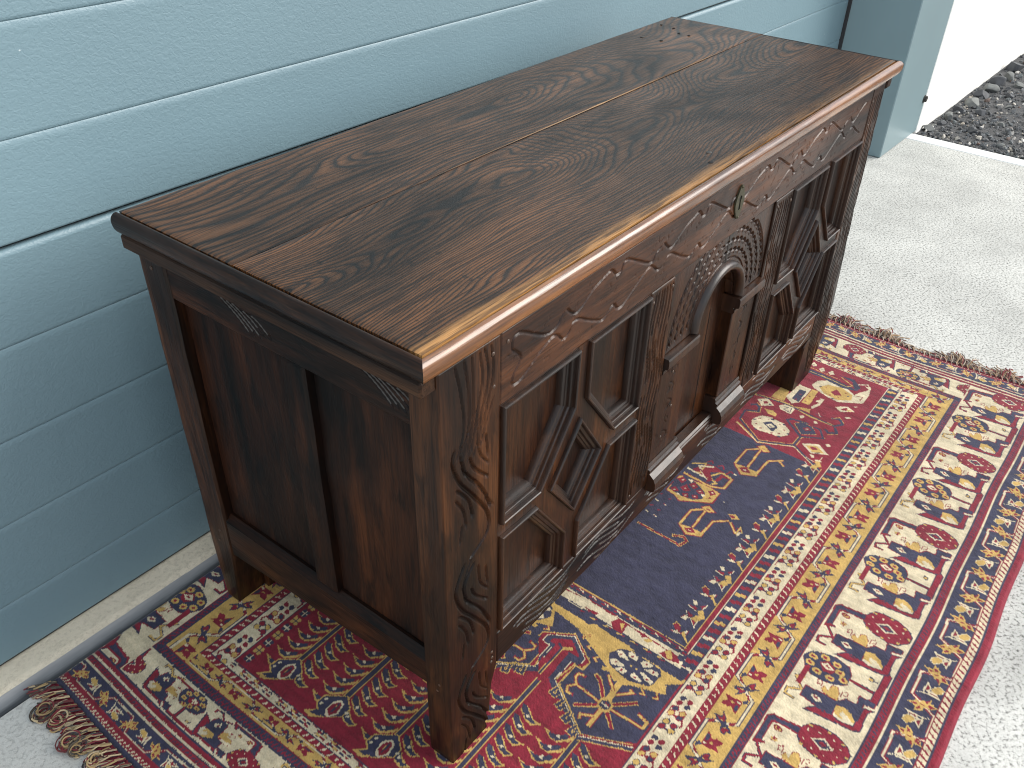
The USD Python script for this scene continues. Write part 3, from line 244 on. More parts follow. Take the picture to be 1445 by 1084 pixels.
 'hfield': [('R', [10117,538,10522,597,11260,1151,13014,277,14521,-1410,13059,-1442,9610,-1495,9988,-791,10364,-715,10001,-731,9668,-97]), ('Y', 60, [9982,541,9631,-103,9977,-752,9554,-1497]), ('N', 44, [10505,589,10117,538,9668,-97,10001,-731,9988,-791,9583,-1485]), ('Y', 12, [10154,522,9711,-98,10031,-707,10351,-699]), ('R', 20, [9935,517,9595,-109,9947,-765,9529,-1466]), ('W', 12, [9967,533,9620,-104,9965,-758,9548,-1489]), ('N', 56, [10001,-731,10377,-731,10734,-266,10835,-334,10901,-684]), ('Y', 12, [9988,-791,10366,-768,10644,-1159,10750,-1160]), ('N', 44, [10377,-731,10618,-1127,10866,-961,10857,-791]), ('R', 40, [10693,-485,10769,-363]), ('Y', 50, [10726,-471,10485,-707,10655,-940,10811,-788,10866,-588,10726,-471]), ('N', 34, [10726,-471,10485,-707,10655,-940,10811,-788,10866,-588,10726,-471]), ('R', [10690,-641,10787,-732,10714,-828,10618,-737]), ('W', 24, [10695,-716,10708,-747]), ('N', 60, [10503,565,10618,341,10781,395,10840,493,10740,586]), ('Y', 14, [10454,541,10606,301,10808,362,10904,500]), ('W', [10216,311,10323,316,10528,230,10602,59,10585,-85,10564,-274,10421,-471,10237,-508,10072,-384,10048,-174,10000,94,10089,250]), ('N', 46, [10296,294,10312,274]), ('N', 46, [10546,-10,10562,-30]), ('N', 46, [10524,-279,10540,-298]), ('N', 46, [10276,-478,10292,-497]), ('N', 46, [10073,-370,10089,-390]), ('N', 46, [9994,127,10010,108]), ('N', 20, [10314,84,10453,-32,10342,-218,10150,-194,10314,84]), ('W', [10290,5,10389,-62,10332,-178,10233,-111]), ('N', 30, [10299,-69,10307,-100]), ('R', 26, [10380,220,10396,200]), ('R', 26, [10479,61,10495,41]), ('R', 26, [10173,201,10189,182]), ('R', 26, [10092,61,10108,42]), ('R', 26, [10470,-213,10486,-233]), ('R', 26, [10349,-357,10365,-377]), ('R', 26, [10089,-197,10105,-217]), ('R', 26, [10172,-325,10188,-345]), ('W', [11040,564,11211,386,11038,167,10859,385]), ('R', [11038,423,11111,363,11040,307,10967,366]), ('N', 24, [11048,497,11024,440]), ('N', 24, [11020,274,11014,225]), ('Y', [10807,280,10857,107,10779,-20,10686,-17,10673,137]), ('N', 24, [10756,118,10754,83]), ('W', [11125,91,11329,-72,11210,-238,10987,-245,11003,13]), ('N', 18, [11160,-9,11164,-99,11058,-54,11023,-206,11203,-173]), ('Y', 60, [11159,740,11297,52,11252,-288,11174,-636,11182,-1160]), ('N', 36, [11181,655,11263,37,11245,-337,11166,-1167]), ('N', 60, [11169,-1144,11340,-1272,11485,-1151,11396,-988]), ('Y', 14, [11379,-995,11536,-1131,11377,-1290]), ('N', 60, [11133,-1180,10964,-1289,10876,-1131,10950,-1036]), ('Y', 14, [10798,-1140,10958,-1335]), ('W', [10173,-840,10377,-1140,10163,-1427,9986,-1111]), ('Y', [10164,-930,10289,-1133,10151,-1338,10041,-1130]), ('R', [10170,-1013,10233,-1114,10180,-1200,10102,-1105]), ('N', 30, [10050,-1190,10114,-1268]), ('W', [11847,-899,12028,-1118,11931,-1309,11756,-1068]), ('R', [11860,-1027,11961,-1121,11901,-1188,11818,-1088]), ('Y', [11908,-1141,11939,-1262,11852,-1185]), ('W', [9828,-1261,9907,-1332,9871,-1409,9792,-1338]), ('W', [10471,-1229,10514,-1297,10463,-1370,10404,-1299]), ('W', [11060,-416,11115,-482,11061,-527,10974,-475]), ('W', [11051,-732,11088,-805,11029,-840,10982,-783]), ('W', [11638,-1201,11700,-1287,11659,-1335,11590,-1263]), ('W', [12129,-1213,12167,-1287,12104,-1266]), ('N', 24, [11329,-661,11324,-819]), ('W', 18, [11422,-690,11296,-786]), ('Y', [11322,367,11934,336,11976,165,11331,68]), ('W', [11534,111,12164,58,12153,-228,11520,-218,11374,-98]), ('N', [11548,-22,11982,-20,12009,-172,11506,-202]), ('Y', [11548,-252,12167,-245,12180,-379,11555,-432]), ('Y', [11312,-194,11431,-506,11281,-547]), ('R', 26, [11631,-295,11647,-315]), ('R', 26, [11864,-289,11880,-309]), ('R', 26, [11560,-95,11577,-116]), ('R', 26, [11808,-104,11825,-125]), ('W', [11548,-480,11765,-572,11779,-475,11934,-548,11957,-402,11941,-614,11708,-617,11445,-523]), ('R', [12217,-364,12136,-443,12013,-470]), ('W', [12339,-160,12591,-205,12731,-374,12776,-752,12570,-1073,12710,-1117,12983,-1258,13084,-1124,13095,-1265,12782,-1330,12379,-1334,12058,-884,12108,-575,12252,-246]), ('Y', [12367,-322,12585,-457,12665,-746,12540,-1036,12330,-1091,12135,-855,12170,-526]), ('R', 30, [12354,-623,12509,-684,12373,-834,12282,-724,12354,-623]), ('N', 36, [12401,-331,12419,-353]), ('N', 36, [12660,-708,12679,-730]), ('N', 36, [12431,-966,12449,-988]), ('N', 36, [12108,-730,12126,-752]), ('R', 30, [12446,-449,12464,-471]), ('R', 30, [12241,-799,12259,-820]), ('R', 30, [12518,-885,12537,-907]), ('R', 30, [12198,-622,12216,-644]), ('N', [12932,113,12909,-327,12847,-774,12809,-983,13062,-839,13123,-519,13176,-846,12941,-1080,12759,-1050,12665,-746,12759,-212,12761,118]), ('Y', 24, [12833,98,12828,-360,12782,-823,12899,-901,13071,-588]), ('Y', 18, [12999,167,12966,-330,12958,-583]), ('W', 30, [13032,-997,13171,-1165,13039,-1261,12801,-1227]), ('R', 20, [12561,-1124,12613,-1248,12450,-1237]), ('W', [13058,-39,13185,-90,13069,-187,12986,-120]), ('W', [13075,-261,13201,-312,13086,-408,13003,-340]), ('W', [13142,201,13269,150,13153,51,13068,119]), ('N', 20, [13075,-93,13094,-116]), ('N', 20, [13079,-320,13098,-343]), ('N', 20, [13138,137,13157,114])],
 'ticks': [('N', [6104,-5182,5557,-5189])],
}

GX = 0.0016
RX0, RX1, RY0, RY1, RYC = -0.243, 1.5385, -0.531, 0.570, 0.1025
rxs = np.arange(RX0, RX1 + 1e-6, GX); rys = np.arange(RY0, RY1 + 1e-6, GX)
PATT = np.zeros((len(rys), len(rxs)), np.uint8)
CODE = {"R": 0, "N": 1, "Y": 2, "W": 3, "K": 4, "D": 5}
def fill(geom, c):
    x0, y0, x1, y1 = geom.bounds if not geom.is_empty else (9, 9, 9, 9)
    i0, i1 = np.searchsorted(rxs, [x0, x1]); j0, j1 = np.searchsorted(rys, [y0, y1])
    if i0 >= i1 or j0 >= j1: return
    X, Y = np.meshgrid(rxs[i0:i1], rys[j0:j1])
    shapely.prepare(geom)
    PATT[j0:j1, i0:i1][shapely.contains_xy(geom, X, Y)] = CODE[c]
def rect(c, x0, x1, y0, y1):
    i0, i1 = np.searchsorted(rxs, [x0, x1]); j0, j1 = np.searchsorted(rys, [y0, y1]); PATT[j0:j1, i0:i1] = CODE[c]
def line(c, w, pts): fill(LineString(pts).buffer(w / 2, cap_style=2, join_style=2), c)
def motif(key, M=None):
    """M: 2x3 affine from motif metres to rug metres."""
    for op in MOTIF[key]:
        p = np.array(op[-1], float).reshape(-1, 2) * 1e-4
        if len(op) == 3:
            if np.linalg.norm(p[0] - p[-1]) < 1e-5 and len(p) > 3: g = Polygon(p).buffer(op[1] * 0.5e-4, join_style=2)
            else: g = LineString(p).buffer(op[1] * 0.5e-4, cap_style=1 if len(p) == 2 and np.linalg.norm(p[1] - p[0]) < 0.006 else 2, join_style=2)
        else: g = Polygon(p)
        if not g.is_valid: g = g.buffer(0)
        if M is not None: g = shapely.affinity.affine_transform(g, [M[0][0], M[0][1], M[1][0], M[1][1], M[0][2], M[1][2]])
        for q in (g.geoms if hasattr(g, "geoms") else [g]): fill(q, op[0])
import shapely.affinity
shift = lambda dx, dy=0.0: np.array([[1.0, 0, dx], [0, 1.0, dy]])
def half_turn(cx, cy): return np.array([[-1.0, 0, 2 * cx], [0, -1.0, 2 * cy]])
def mul(A, B): return np.vstack([A, [0, 0, 1]])[:2] @ np.vstack([B, [0, 0, 1]])
# nested bands: (colour, y of the front edge, x of the left edge, x of the right edge), outermost first
BANDS = [("R", -0.531, -0.243, 1.539), ("N", -0.517, -0.243, 1.539), ("W", -0.514, -0.2360, 1.5372), ("R", -0.5035, -0.2292, 1.5305), ("N", -0.502, -0.2225, 1.5265),
         ("W", -0.4495, -0.1945, 1.490), ("R", -0.4470, -0.1905, 1.4865), ("N", -0.434, -0.1835, 1.4785), ("W", -0.4330, -0.1815, 1.4770), ("R", -0.4325, -0.1785, 1.4750), ("N", -0.4322, -0.172, 1.4680), ("W", -0.4310, -0.168, 1.466),
         ("R", -0.3015, -0.115, 1.399), ("N", -0.3003, -0.1135, 1.3975), ("R", -0.2877, -0.0995, 1.3865), ("Y", -0.2865, -0.098, 1.385), ("N", -0.2345, -0.075, 1.3615), ("R", -0.2335, -0.074, 1.3605),
         ("N", -0.2195, -0.0645, 1.3515), ("W", -0.2190, -0.0635, 1.3505), ("N", -0.1815, -0.050, 1.336), ("R", -0.1800, -0.0485, 1.335)]
for c, yf, xl, xr in BANDS: rect(c, xl, xr, yf, 2 * RYC - yf)
# maps that lay a front band's motifs along the two ends (the ends are woven narrower), t: front y -> end x
def end_map(y_out, y_in, x_out, x_in, s0, flip):
    a = (x_in - x_out) / (y_in - y_out)
    return np.array([[0, a, x_out - a * y_out], [-1.0 if flip else 1.0, 0, s0]])
def lay(y_out, y_in, xl_out, xl_in, xr_out, xr_in, paint):
    """paint(M, lo, hi) along the front and both ends, kept inside the band's ring."""
    yb_in = 2 * RYC - y_in
    for side in range(4):
        before = PATT.copy()
        if side == 0: paint(np.array([[1.0, 0, 0], [0, 1.0, 0]]), xl_in, xr_in); ok = (rys[:, None] > y_out) & (rys[:, None] < y_in) & (rxs[None] > xl_out) & (rxs[None] < xr_out)
        elif side == 3: paint(np.array([[1.0, 0, 0], [0, -1.0, 2 * RYC]]), xl_in, xr_in); ok = (rys[:, None] < 2 * RYC - y_out) & (rys[:, None] > yb_in) & (rxs[None] > xl_out) & (rxs[None] < xr_out)
        else:
            xo, xi = ((xl_out, xl_in), (xr_out, xr_in))[side - 1]
            M = end_map(y_out, y_in, xo, xi, 0.62 if side == 1 else -0.42, side == 1)
            s = sorted([(0.62 - v) if side == 1 else (v + 0.42) for v in (y_in, 0.6)])
            paint(M, s[0], s[1]); ok = (rxs[None] > min(xo, xi)) & (rxs[None] < max(xo, xi)) & (rys[:, None] > y_in) & (rys[:, None] < yb_in)
        PATT[:] = np.where(ok, PATT, before)
def star_row(unit, star, c, lo, hi, ref):
    def paint(M, a, b):
        (ax, ay), (bx, by) = ref; p = 2 * (bx - ax); cy = 0.5 * (ay + by)
        n0, n1 = int((a - ax) / p) - 1, int((b - ax) / p) + 2
        for n in range(n0, n1):
            T = shift(n * p)
            motif(unit, mul(M, T)); motif(unit, mul(M, mul(T, np.array([[-1.0, 0, 2 * bx], [0, -1.0, 2 * cy]]))))
        for n in range(n0, n1):
            T = shift(n * p)
            motif(star, mul(M, T)); motif(star, mul(M, mul(T, np.array([[-1.0, 0, ax + bx], [0, 1.0, 0]]))))
    return paint
def pts_row(M, c, w, lo, hi, p, shape):
    for s in np.arange(math.floor(lo / p) * p, hi, p): 
        q = np.array(shape) + [s, 0]; q = q @ M[:, :2].T + M[:, 2]
        fill(LineString(q).buffer(w / 2, cap_style=2, join_style=2), c)
# cream zigzag guard
lay(-0.514, -0.5035, -0.2360, -0.2292, 1.5372, 1.5305, lambda M, a, b: pts_row(M, "R", 0.0026, a, b, 0.0110 if M[0, 0] == 1 else 0.0072, [(-.003, -.514), (-.001, -.5095), (.002, -.5085), (.001, -.5065), (.004, -.503)]))
lay(-0.502, -0.4495, -0.2225, -0.1945, 1.5265, 1.490, star_row("nav", "navstar", "N", 0, 0, ((0.4735, -0.4822), (0.5400, -0.4806))))
lay(-0.4470, -0.433, -0.1905, -0.1835, 1.4865, 1.4785, lambda M, a, b: pts_row(M, "N", 0.0022, a, b, 0.0072, [(-.002, -.443), (.002, -.4365)]))
lay(-0.4330, -0.4315, -0.1785, -0.172, 1.4750, 1.4680, lambda M, a, b: pts_row(M, "N", 0.0022, a, b, 0.0072, [(-.002, -.443), (.002, -.4365)]))
def birds(M, a, b):
    p = 0.267
    for n in range(int((a - 0.5) / p) - 1, int((b - 0.5) / p) + 2):
        T = mul(M, shift(n * p)); U = mul(T, shift(-0.1245))
        motif("ytree", T); motif("dtree", T); motif("zred", T); motif("peac", T); motif("peac", U)
        for c, w in (("N", 0.0050), ("Y", 0.0030)):
            q = np.array([(v[0], v[1]) for v in np.array(MOTIF["zred"][0][-1], float).reshape(-1, 2) * 1e-4 + [-0.1245, 0]]); q = q @ T[:, :2].T + T[:, 2]
            line(c, w, q)
        q = np.array([(0.458, -0.312), (0.495, -0.312), (0.500, -0.316), (0.500, -0.321), (0.458, -0.321)]) @ T[:, :2].T + T[:, 2]; fill(Polygon(q), "R")
lay(-0.4310, -0.3015, -0.168, -0.115, 1.466, 1.399, birds)
lay(-0.3003, -0.2877, -0.1135, -0.0995, 1.3975, 1.3865, lambda M, a, b: (pts_row(M, "R", 0.0020, a, b, 0.0068, [(-.002, -.298), (.001, -.294), (.003, -.290)]), pts_row(M, "R", 0.0018, a, b, 0.0123, [(.002, -.298), (-.001, -.294)])))
lay(-0.2865, -0.2345, -0.098, -0.075, 1.385, 1.3615, star_row("yel", "yelstar", "Y", 0, 0, ((0.4722, -0.2590), (0.5467, -0.2556))))
lay(-0.2335, -0.2195, -0.074, -0.0645, 1.3605, 1.3515, lambda M, a, b: pts_row(M, "W", 0.0019, a, b, 0.0123, [(-.0035, -.231), (-.001, -.2285), (.0012, -.2265), (-.0005, -.2245), (.0025, -.2215)]))
lay(-0.2190, -0.1815, -0.0635, -0.050, 1.3505, 1.336, lambda M, a, b: [motif("wfl", mul(M, shift(n * 0.0835))) for n in range(int((a - .45) / .0835) - 1, int((b - .45) / .0835) + 2)])
# the field: red ends with rows of leafy stems, a navy middle between yellow-ground strips
rect("N", 0.372, 0.965, -0.160, 0.385)
_before = PATT.copy(); motif("hfield")
PATT[:] = np.where((rxs[None] < 1.3345) & (rys[:, None] > -0.158) & (rys[:, None] < 0.385), PATT, _before)
for c, (y0, y1) in (("Y", (-0.1595, -0.1475)), ("R", (-0.158, -0.149))): rect(c, 0.405, 0.965, y0, y1)
rect("N", 0.375, 1.336, -0.1800, -0.1590); rect("W", 0.40, 1.335, -0.1590, -0.1578); rect("R", 0.395, 0.962, -0.158, -0.149)
bl = ["R", "W", "R", "Y", "N", "W", "R", "Y"]
for n, s in enumerate(np.arange(0.372, 1.335, 0.0190)):
    c = "WRYR"[n % 4]
    for cc, g in (("R", 0.0014), (c, 0.0)):
        for a, b, y0, y1 in ((s - .0055, s + .0015, -.1695, -.1605), (s - .0025, s + .0045, -.1785, -.1685)): rect(cc, a - g / 2, b + g / 2, max(y0 - g / 2, -.1795), min(y1 + g / 2, -.1595))
for n in range(0, 6): motif("ffl", shift(n * 0.0985))
motif("nfield")
for y in (0.3080, 0.2035, 0.1000, -0.0025, -0.1065):
    T = shift(0, y - 0.2035)
    x_end = 0.30
    line("Y", 0.0104, [(-0.010, y), (x_end, y)]); line("N", 0.0070, [(-0.010, y), (x_end, y)])
    for k in range(-4, 5): motif("leaf", mul(T, shift(k * 0.0207 - 0.0065)))
    for k in range(-4, 5): motif("leaf2", mul(T, shift(k * 0.0207 - 0.0065)))
    line("N", 0.0070, [(-0.010, y), (x_end, y)])
    motif("head", T)
for k in range(14):  # small rosettes along the edge of the red field
    y = 0.372 - 0.0; x = -0.033 + k * 0.0185
    for a in range(4):
        q = np.array([math.cos(a * math.pi / 2 + .78), math.sin(a * math.pi / 2 + .78)]) * 0.0052
        fill(shapely.geometry.Point(x + q[0], y + q[1]).buffer(0.0036), "NY"[k % 2])
    line("W" if k % 2 == 0 else "N", 0.0018, [(x - .006, y), (x + .006, y)]); line("W" if k % 2 == 0 else "N", 0.0018, [(x, y - .006), (x, y + .006)])
def hexes(T):
    g = shapely.affinity.affine_transform(Polygon([(0.232, -0.020), (0.262, 0.0), (0.29, 0.03), (0.345, 0.06), (0.372, 0.07), (0.372, -0.176), (0.215, -0.176), (0.172, -0.104)]), [T[0][0], T[0][1], T[1][0], T[1][1], T[0][2], T[1][2]])
    fill(g, "N"); motif("kfield", T); motif("wheel", T); motif("hexin", T); motif("navedge", T)
    for (x0, y0), (x1, y1) in (((0.172, -0.1045), (0.205, -0.176)),):
        q = np.array([(x0, y0), (x1, y1)]) @ T[:, :2].T + T[:, 2]
        line("Y", 0.012, q); line("N", 0.009, q); line("R", 0.0035, q + [0.003, 0]); line("W", 0.0015, q + [0.0012, 0])
hexes(np.array([[1.0, 0, 0], [0, -1.0, -0.005]])); hexes(np.array([[1.0, 0, 0], [0, 1.0, 0]]))
for i in range(4):  # hooks on the red side of the hexagon
    for m in (1, -1):
        x, y = 0.222 - i * 0.0125, -0.034 - i * 0.0195
        q = np.array([(x, y), (x - .014, y + .004), (x - .016, y - .004), (x - .009, y - .006)]) ; q[:, 1] = q[:, 1] if m == 1 else -0.005 - q[:, 1]
        line("Y", 0.0070, q); line("N", 0.0045, q)
rect("N", -0.2, 0.365, -0.1815, -0.1795); rect("W", -0.06, 1.34, -0.1845, -0.1815)

def hash01(a, b, s):
    v = np.sin(a * 127.1 + b * 311.7 + s * 74.7) * 43758.5453
    return v - np.floor(v)
DYES = np.array([(0.175, 0.011, 0.024), (0.031, 0.031, 0.058), (0.41, 0.265, 0.078), (0.50, 0.425, 0.285), (0.03, 0.03, 0.05), (0.1, 0.012, 0.02)])
def build_rug():
    rug = thing("rug", (0.65, 0.02, 0.0), "red, navy, yellow and cream patterned knotted rug with fringed ends under the chest", "rug")
    X, Y = np.meshgrid(rxs, rys); ny, nx = X.shape
    P2 = np.stack([X.ravel(), Y.ravel(), np.zeros(X.size)], 1)
    jx = np.floor(X / 0.0016); jy = np.floor(Y / 0.0016)
    h1 = hash01(jx, jy, 1.0); h2 = hash01(jx, jy, 2.0)
    soft = (meshkit.fbm(P2 * 9.0, 4, 5) - 0.5).reshape(ny, nx); fine = (meshkit.noise(P2 * 90.0, 9) - 0.5).reshape(ny, nx); row = (meshkit.noise(np.stack([X.ravel() * 260, Y.ravel() * 7, 0 * X.ravel()], 1), 4) - 0.5).reshape(ny, nx)
    # slightly ragged outlines: knots swap with a neighbour here and there
    idx = PATT.copy(); roll = np.roll(PATT, 1, axis=1); m = h2 > 0.90; idx[m] = roll[m]
    col = DYES[idx] * (1 + 0.30 * (h1 - 0.5) + 0.9 * soft * 0.35 + 0.35 * fine + 0.25 * row)[..., None]
    col = col * (1 + 0.05 * (h2[..., None] - 0.5) * np.array([1, 0.3, -0.6]))
    Z = 0.0098 + 0.0016 * (meshkit.fbm(P2 * np.array([5.0, 5.0, 1.0]) , 3, 21).reshape(ny, nx) - 0.5) + 0.0007 * (h1 - 0.5) + 0.0007 * fine
    # a few soft creases across the rug and a lifted, wavy front edge
    for (cx, w, a) in ((1.02, 0.018, 0.0014), (1.21, 0.022, 0.0020), (0.63, 0.02, 0.0012), (0.74, 0.03, 0.0012)):
        fall = np.clip((0.05 - Y) / 0.5, 0, 1); Z += a * np.exp(-((X - cx - 0.10 * Y) / w) ** 2) * (0.35 + 0.65 * fall)
    edge = np.minimum.reduce([X - RX0, RX1 - X, RY1 - Y, Y - RY0]); Z *= np.clip(0.55 + 0.45 * edge / 0.006, 0, 1)
    yy = Y + np.where(Y < -0.3, (-0.3 - Y) / 0.23, 0) * (0.003 * np.sin(X * 7.0) + 0.0018 * np.sin(X * 23.0 + 1.0))
    xx = X + np.where(X > 1.2, (X - 1.2) / 0.34, 0) * 0.006 * np.sin(Y * 11.0) + np.where(X < 0, -X / 0.24, 0) * 0.004 * np.sin(Y * 13.0)
    V = np.stack([xx, yy, Z], -1).reshape(-1, 3)
    i, j = np.meshgrid(np.arange(ny - 1), np.arange(nx - 1), indexing="ij"); a = i * nx + j
    F = np.concatenate([np.stack([a, a + 1, a + nx + 1], -1).reshape(-1, 3), np.stack([a, a + nx + 1, a + nx], -1).reshape(-1, 3)])
    # skirt down to the floor
    ring = np.concatenate([np.arange(nx), np.arange(1, ny) * nx + nx - 1, (ny - 1) * nx + np.arange(nx - 2, -1, -1), np.arange(ny - 2, 0, -1) * nx])
    B = V[ring].copy(); B[:, 2] = 0.0005; o = len(V); k = np.arange(len(ring)); k2 = (k + 1) % len(ring)
    F = np.concatenate([F, np.stack([o + k, o + k2, ring[k2]], -1), np.stack([o + k, ring[k2], ring[k]], -1)])
    C = np.vstack([col.reshape(-1, 3), DYES[PATT.reshape(-1)[ring]] * 0.8])
    obj("pile", (np.vstack([V, B]), F), M_PILE, rug, smooth=True, color=C)
    return rug

# ---------------------------------------------------------------- looks
M_DOOR = usdkit.material(stage, LOOKS + "/door_paint", {
    "tc": ("texture_coordinate", {}), "mp": ("mapping", {"scale": (1.0, 1.0, 1.25)}),
    "n1": ("noise_texture", {"scale": 150.0, "detail": 2.0, "roughness": 0.45, "distortion": 1.0}), "r1": ("rgb_ramp", {"ramp": [(0.36, (0, 0, 0)), (0.5, (0.55, 0.55, 0.55)), (0.62, (1, 1, 1))]}),
    "bp": ("bump", {"distance": 0.0009, "strength": 0.26}),
    "n2": ("noise_texture", {"scale": 2.5, "detail": 5.0, "roughness": 0.6}), "r2": ("rgb_ramp", {"ramp": [(0.3, (0.145, 0.222, 0.256)), (0.7, (0.157, 0.240, 0.274))]}),
    "n3": ("noise_texture", {"scale": 70.0, "detail": 1.0}), "r3": ("rgb_ramp", {"ramp": [(0.165, (0.6, 0.65, 0.65)), (0.172, (0, 0, 0))]}), "mx": ("mix_color", {"b": (0.6, 0.65, 0.65)}),
    "p": ("principled_bsdf", {"roughness": 0.42, "specular_ior_level": 0.5})},
    [("tc.object", "mp.vector"), ("mp.vector", "n1.vector"), ("n1.fac", "r1.fac"), ("r1.color", "bp.height"), ("bp.normal", "p.normal"), ("tc.object", "n2.vector"), ("n2.fac", "r2.fac"),
     ("tc.object", "n3.vector"), ("n3.fac", "r3.fac"), ("r2.color", "mx.a"), ("r3.color", "mx.fac"), ("mx.result", "p.base_color")], surface="p.BSDF")
M_JAMB = simple("jamb_paint", (0.165, 0.232, 0.248), 0.38, 0.5, var=0.05, vscale=3.0, bump=(60.0, 0.0002))
M_BLACK = simple("black_rubber", (0.012, 0.012, 0.013), 0.6)
M_BOLT = simple("rusty_steel", (0.06, 0.055, 0.05), 0.5, metal=0.6, var=0.3, vscale=300.0)
M_WALL = simple("white_render", (0.82, 0.81, 0.76), 0.85, 0.3, var=0.03, vscale=5.0, bump=(140.0, 0.0012))
def concrete(name, c0, c1, pits, stain, bump, rough=0.85):
    return usdkit.material(stage, f"{LOOKS}/{name}", {
        "tc": ("texture_coordinate", {}), "n1": ("noise_texture", {"scale": 4.0, "detail": 8.0, "roughness": 0.65}), "r1": ("rgb_ramp", {"ramp": [(0.32, c0), (0.68, c1)]}),
        "mp": ("mapping", {"scale": (1.0, 1.0, 1.0), "rotation": (0, 0, 0.9)}),
        "n2": ("noise_texture", {"scale": 175.0, "detail": 5.0, "roughness": 0.68, "distortion": 0.0}), "r2": ("rgb_ramp", {"ramp": [(0.35, (0.17, 0.17, 0.17)), (0.41, (0.50, 0.50, 0.49)), (0.475, (0.92, 0.92, 0.91)), (0.6, (1.05, 1.05, 1.05))]}),
        "n3": ("noise_texture", {"scale": 1.4, "detail": 4.0, "roughness": 0.6, "distortion": 1.0}), "r3": ("rgb_ramp", {"ramp": [(0.30, (stain, stain, stain)), (0.45, (1, 1, 1))]}),
        "n4": ("noise_texture", {"scale": 900.0, "detail": 2.0}), "r4": ("rgb_ramp", {"ramp": [(0.3, (0.8, 0.8, 0.8)), (0.6, (1, 1, 1))]}),
        "x1": ("mix_color", {"blend_type": "multiply", "fac": pits}), "sp": ("separate_xyz", {}), "mr": ("map_range", {"from_min": -0.45, "from_max": 0.9, "to_min": 0.12 * pits, "to_max": pits, "clamp": True}), "x2": ("mix_color", {"blend_type": "multiply", "fac": 1.0}), "x3": ("mix_color", {"blend_type": "multiply", "fac": 1.0}),
        "bp": ("bump", {"distance": bump, "strength": 0.9}), "p": ("principled_bsdf", {"roughness": rough, "specular_ior_level": 0.3})},
        [("tc.object", "sp.vector"), ("sp.x", "mr.value"), ("mr.result", "x1.fac"), ("tc.object", "n1.vector"), ("tc.object", "mp.vector"), ("mp.vector", "n2.vector"), ("tc.object", "n3.vector"), ("tc.object", "n4.vector"), ("n1.fac", "r1.fac"), ("n2.fac", "r2.fac"), ("n3.fac", "r3.fac"), ("n4.fac", "r4.fac"),
         ("r1.color", "x1.a"), ("r2.color", "x1.b"), ("x1.result", "x2.a"), ("r3.color", "x2.b"), ("x2.result", "x3.a"), ("r4.color", "x3.b"), ("x3.result", "p.base_color"), ("r2.color", "bp.height"), ("bp.normal", "p.normal")], surface="p.BSDF")
M_SLAB = concrete("concrete_slab_look", (0.44, 0.434, 0.405), (0.62, 0.612, 0.57), 0.95, 0.66, 0.0007)
M_EDGE = concrete("trowelled_edge_look", (0.72, 0.72, 0.69), (0.8, 0.8, 0.77), 0.12, 0.93, 0.0004)
M_SILL = concrete("sill_look", (0.66, 0.575, 0.43), (0.80, 0.71, 0.55), 0.45, 0.75, 0.0006)
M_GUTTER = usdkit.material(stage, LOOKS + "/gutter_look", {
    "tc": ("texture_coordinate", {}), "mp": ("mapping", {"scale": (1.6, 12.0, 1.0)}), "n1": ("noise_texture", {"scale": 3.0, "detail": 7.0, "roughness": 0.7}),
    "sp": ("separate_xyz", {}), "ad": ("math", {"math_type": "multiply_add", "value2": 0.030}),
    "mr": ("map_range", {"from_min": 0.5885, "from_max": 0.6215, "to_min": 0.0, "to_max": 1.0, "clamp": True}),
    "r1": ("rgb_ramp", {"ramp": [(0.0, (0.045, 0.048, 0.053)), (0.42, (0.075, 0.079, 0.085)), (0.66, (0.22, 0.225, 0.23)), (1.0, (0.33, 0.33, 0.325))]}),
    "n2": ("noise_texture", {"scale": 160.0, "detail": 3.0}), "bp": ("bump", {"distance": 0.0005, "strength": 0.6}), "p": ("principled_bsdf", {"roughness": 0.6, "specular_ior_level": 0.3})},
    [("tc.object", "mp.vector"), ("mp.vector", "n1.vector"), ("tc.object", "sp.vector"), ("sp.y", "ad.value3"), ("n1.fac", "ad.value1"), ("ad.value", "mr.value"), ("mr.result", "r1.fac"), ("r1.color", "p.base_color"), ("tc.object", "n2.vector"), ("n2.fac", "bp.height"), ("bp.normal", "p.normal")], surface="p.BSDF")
M_GRIT = simple("grit_look", (0.080, 0.080, 0.081), 0.9, 0.3, bump=(260.0, 0.006), var=0.6, vscale=120.0)
M_STONE = usdkit.material(stage, LOOKS + "/stone_look", {
    "oi": ("object_info", {}), "rp": ("rgb_ramp", {"ramp": [(0.0, (0.055, 0.056, 0.058)), (0.4, (0.10, 0.103, 0.107)), (0.7, (0.15, 0.155, 0.16)), (0.84, (0.13, 0.145, 0.145)), (0.90, (0.40, 0.35, 0.28)), (0.96, (0.55, 0.53, 0.49)), (1.0, (0.10, 0.05, 0.035))]}),
    "tc": ("texture_coordinate", {}), "n1": ("noise_texture", {"scale": 60.0, "detail": 5.0}), "r1": ("rgb_ramp", {"ramp": [(0.3, (0.6, 0.6, 0.6)), (0.7, (1.2, 1.2, 1.2))]}), "x": ("mix_color", {"blend_type": "multiply", "fac": 1.0, "use_clamp": False}),
    "p": ("principled_bsdf", {"roughness": 0.75, "specular_ior_level": 0.35})},
    [("oi.random", "rp.fac"), ("tc.object", "n1.vector"), ("n1.fac", "r1.fac"), ("rp.color", "x.a"), ("r1.color", "x.b"), ("x.result", "p.base_color")], surface="p.BSDF")
M_PILE = dyed("wool_pile", 0.95, 0.15, (1400.0, 0.0005))
M_YARN = dyed("yarn", 0.9, 0.1)
DK, MD, LT = (0.0032, 0.0015, 0.0010), (0.021, 0.0070, 0.0026), (0.066, 0.0230, 0.0072)
M_X = wood("oak_rail", 0, DK, MD, LT, 0.34, 1.0, blotch=0.8, spec=0.30, wear=(0.10, 0.036, 0.012))
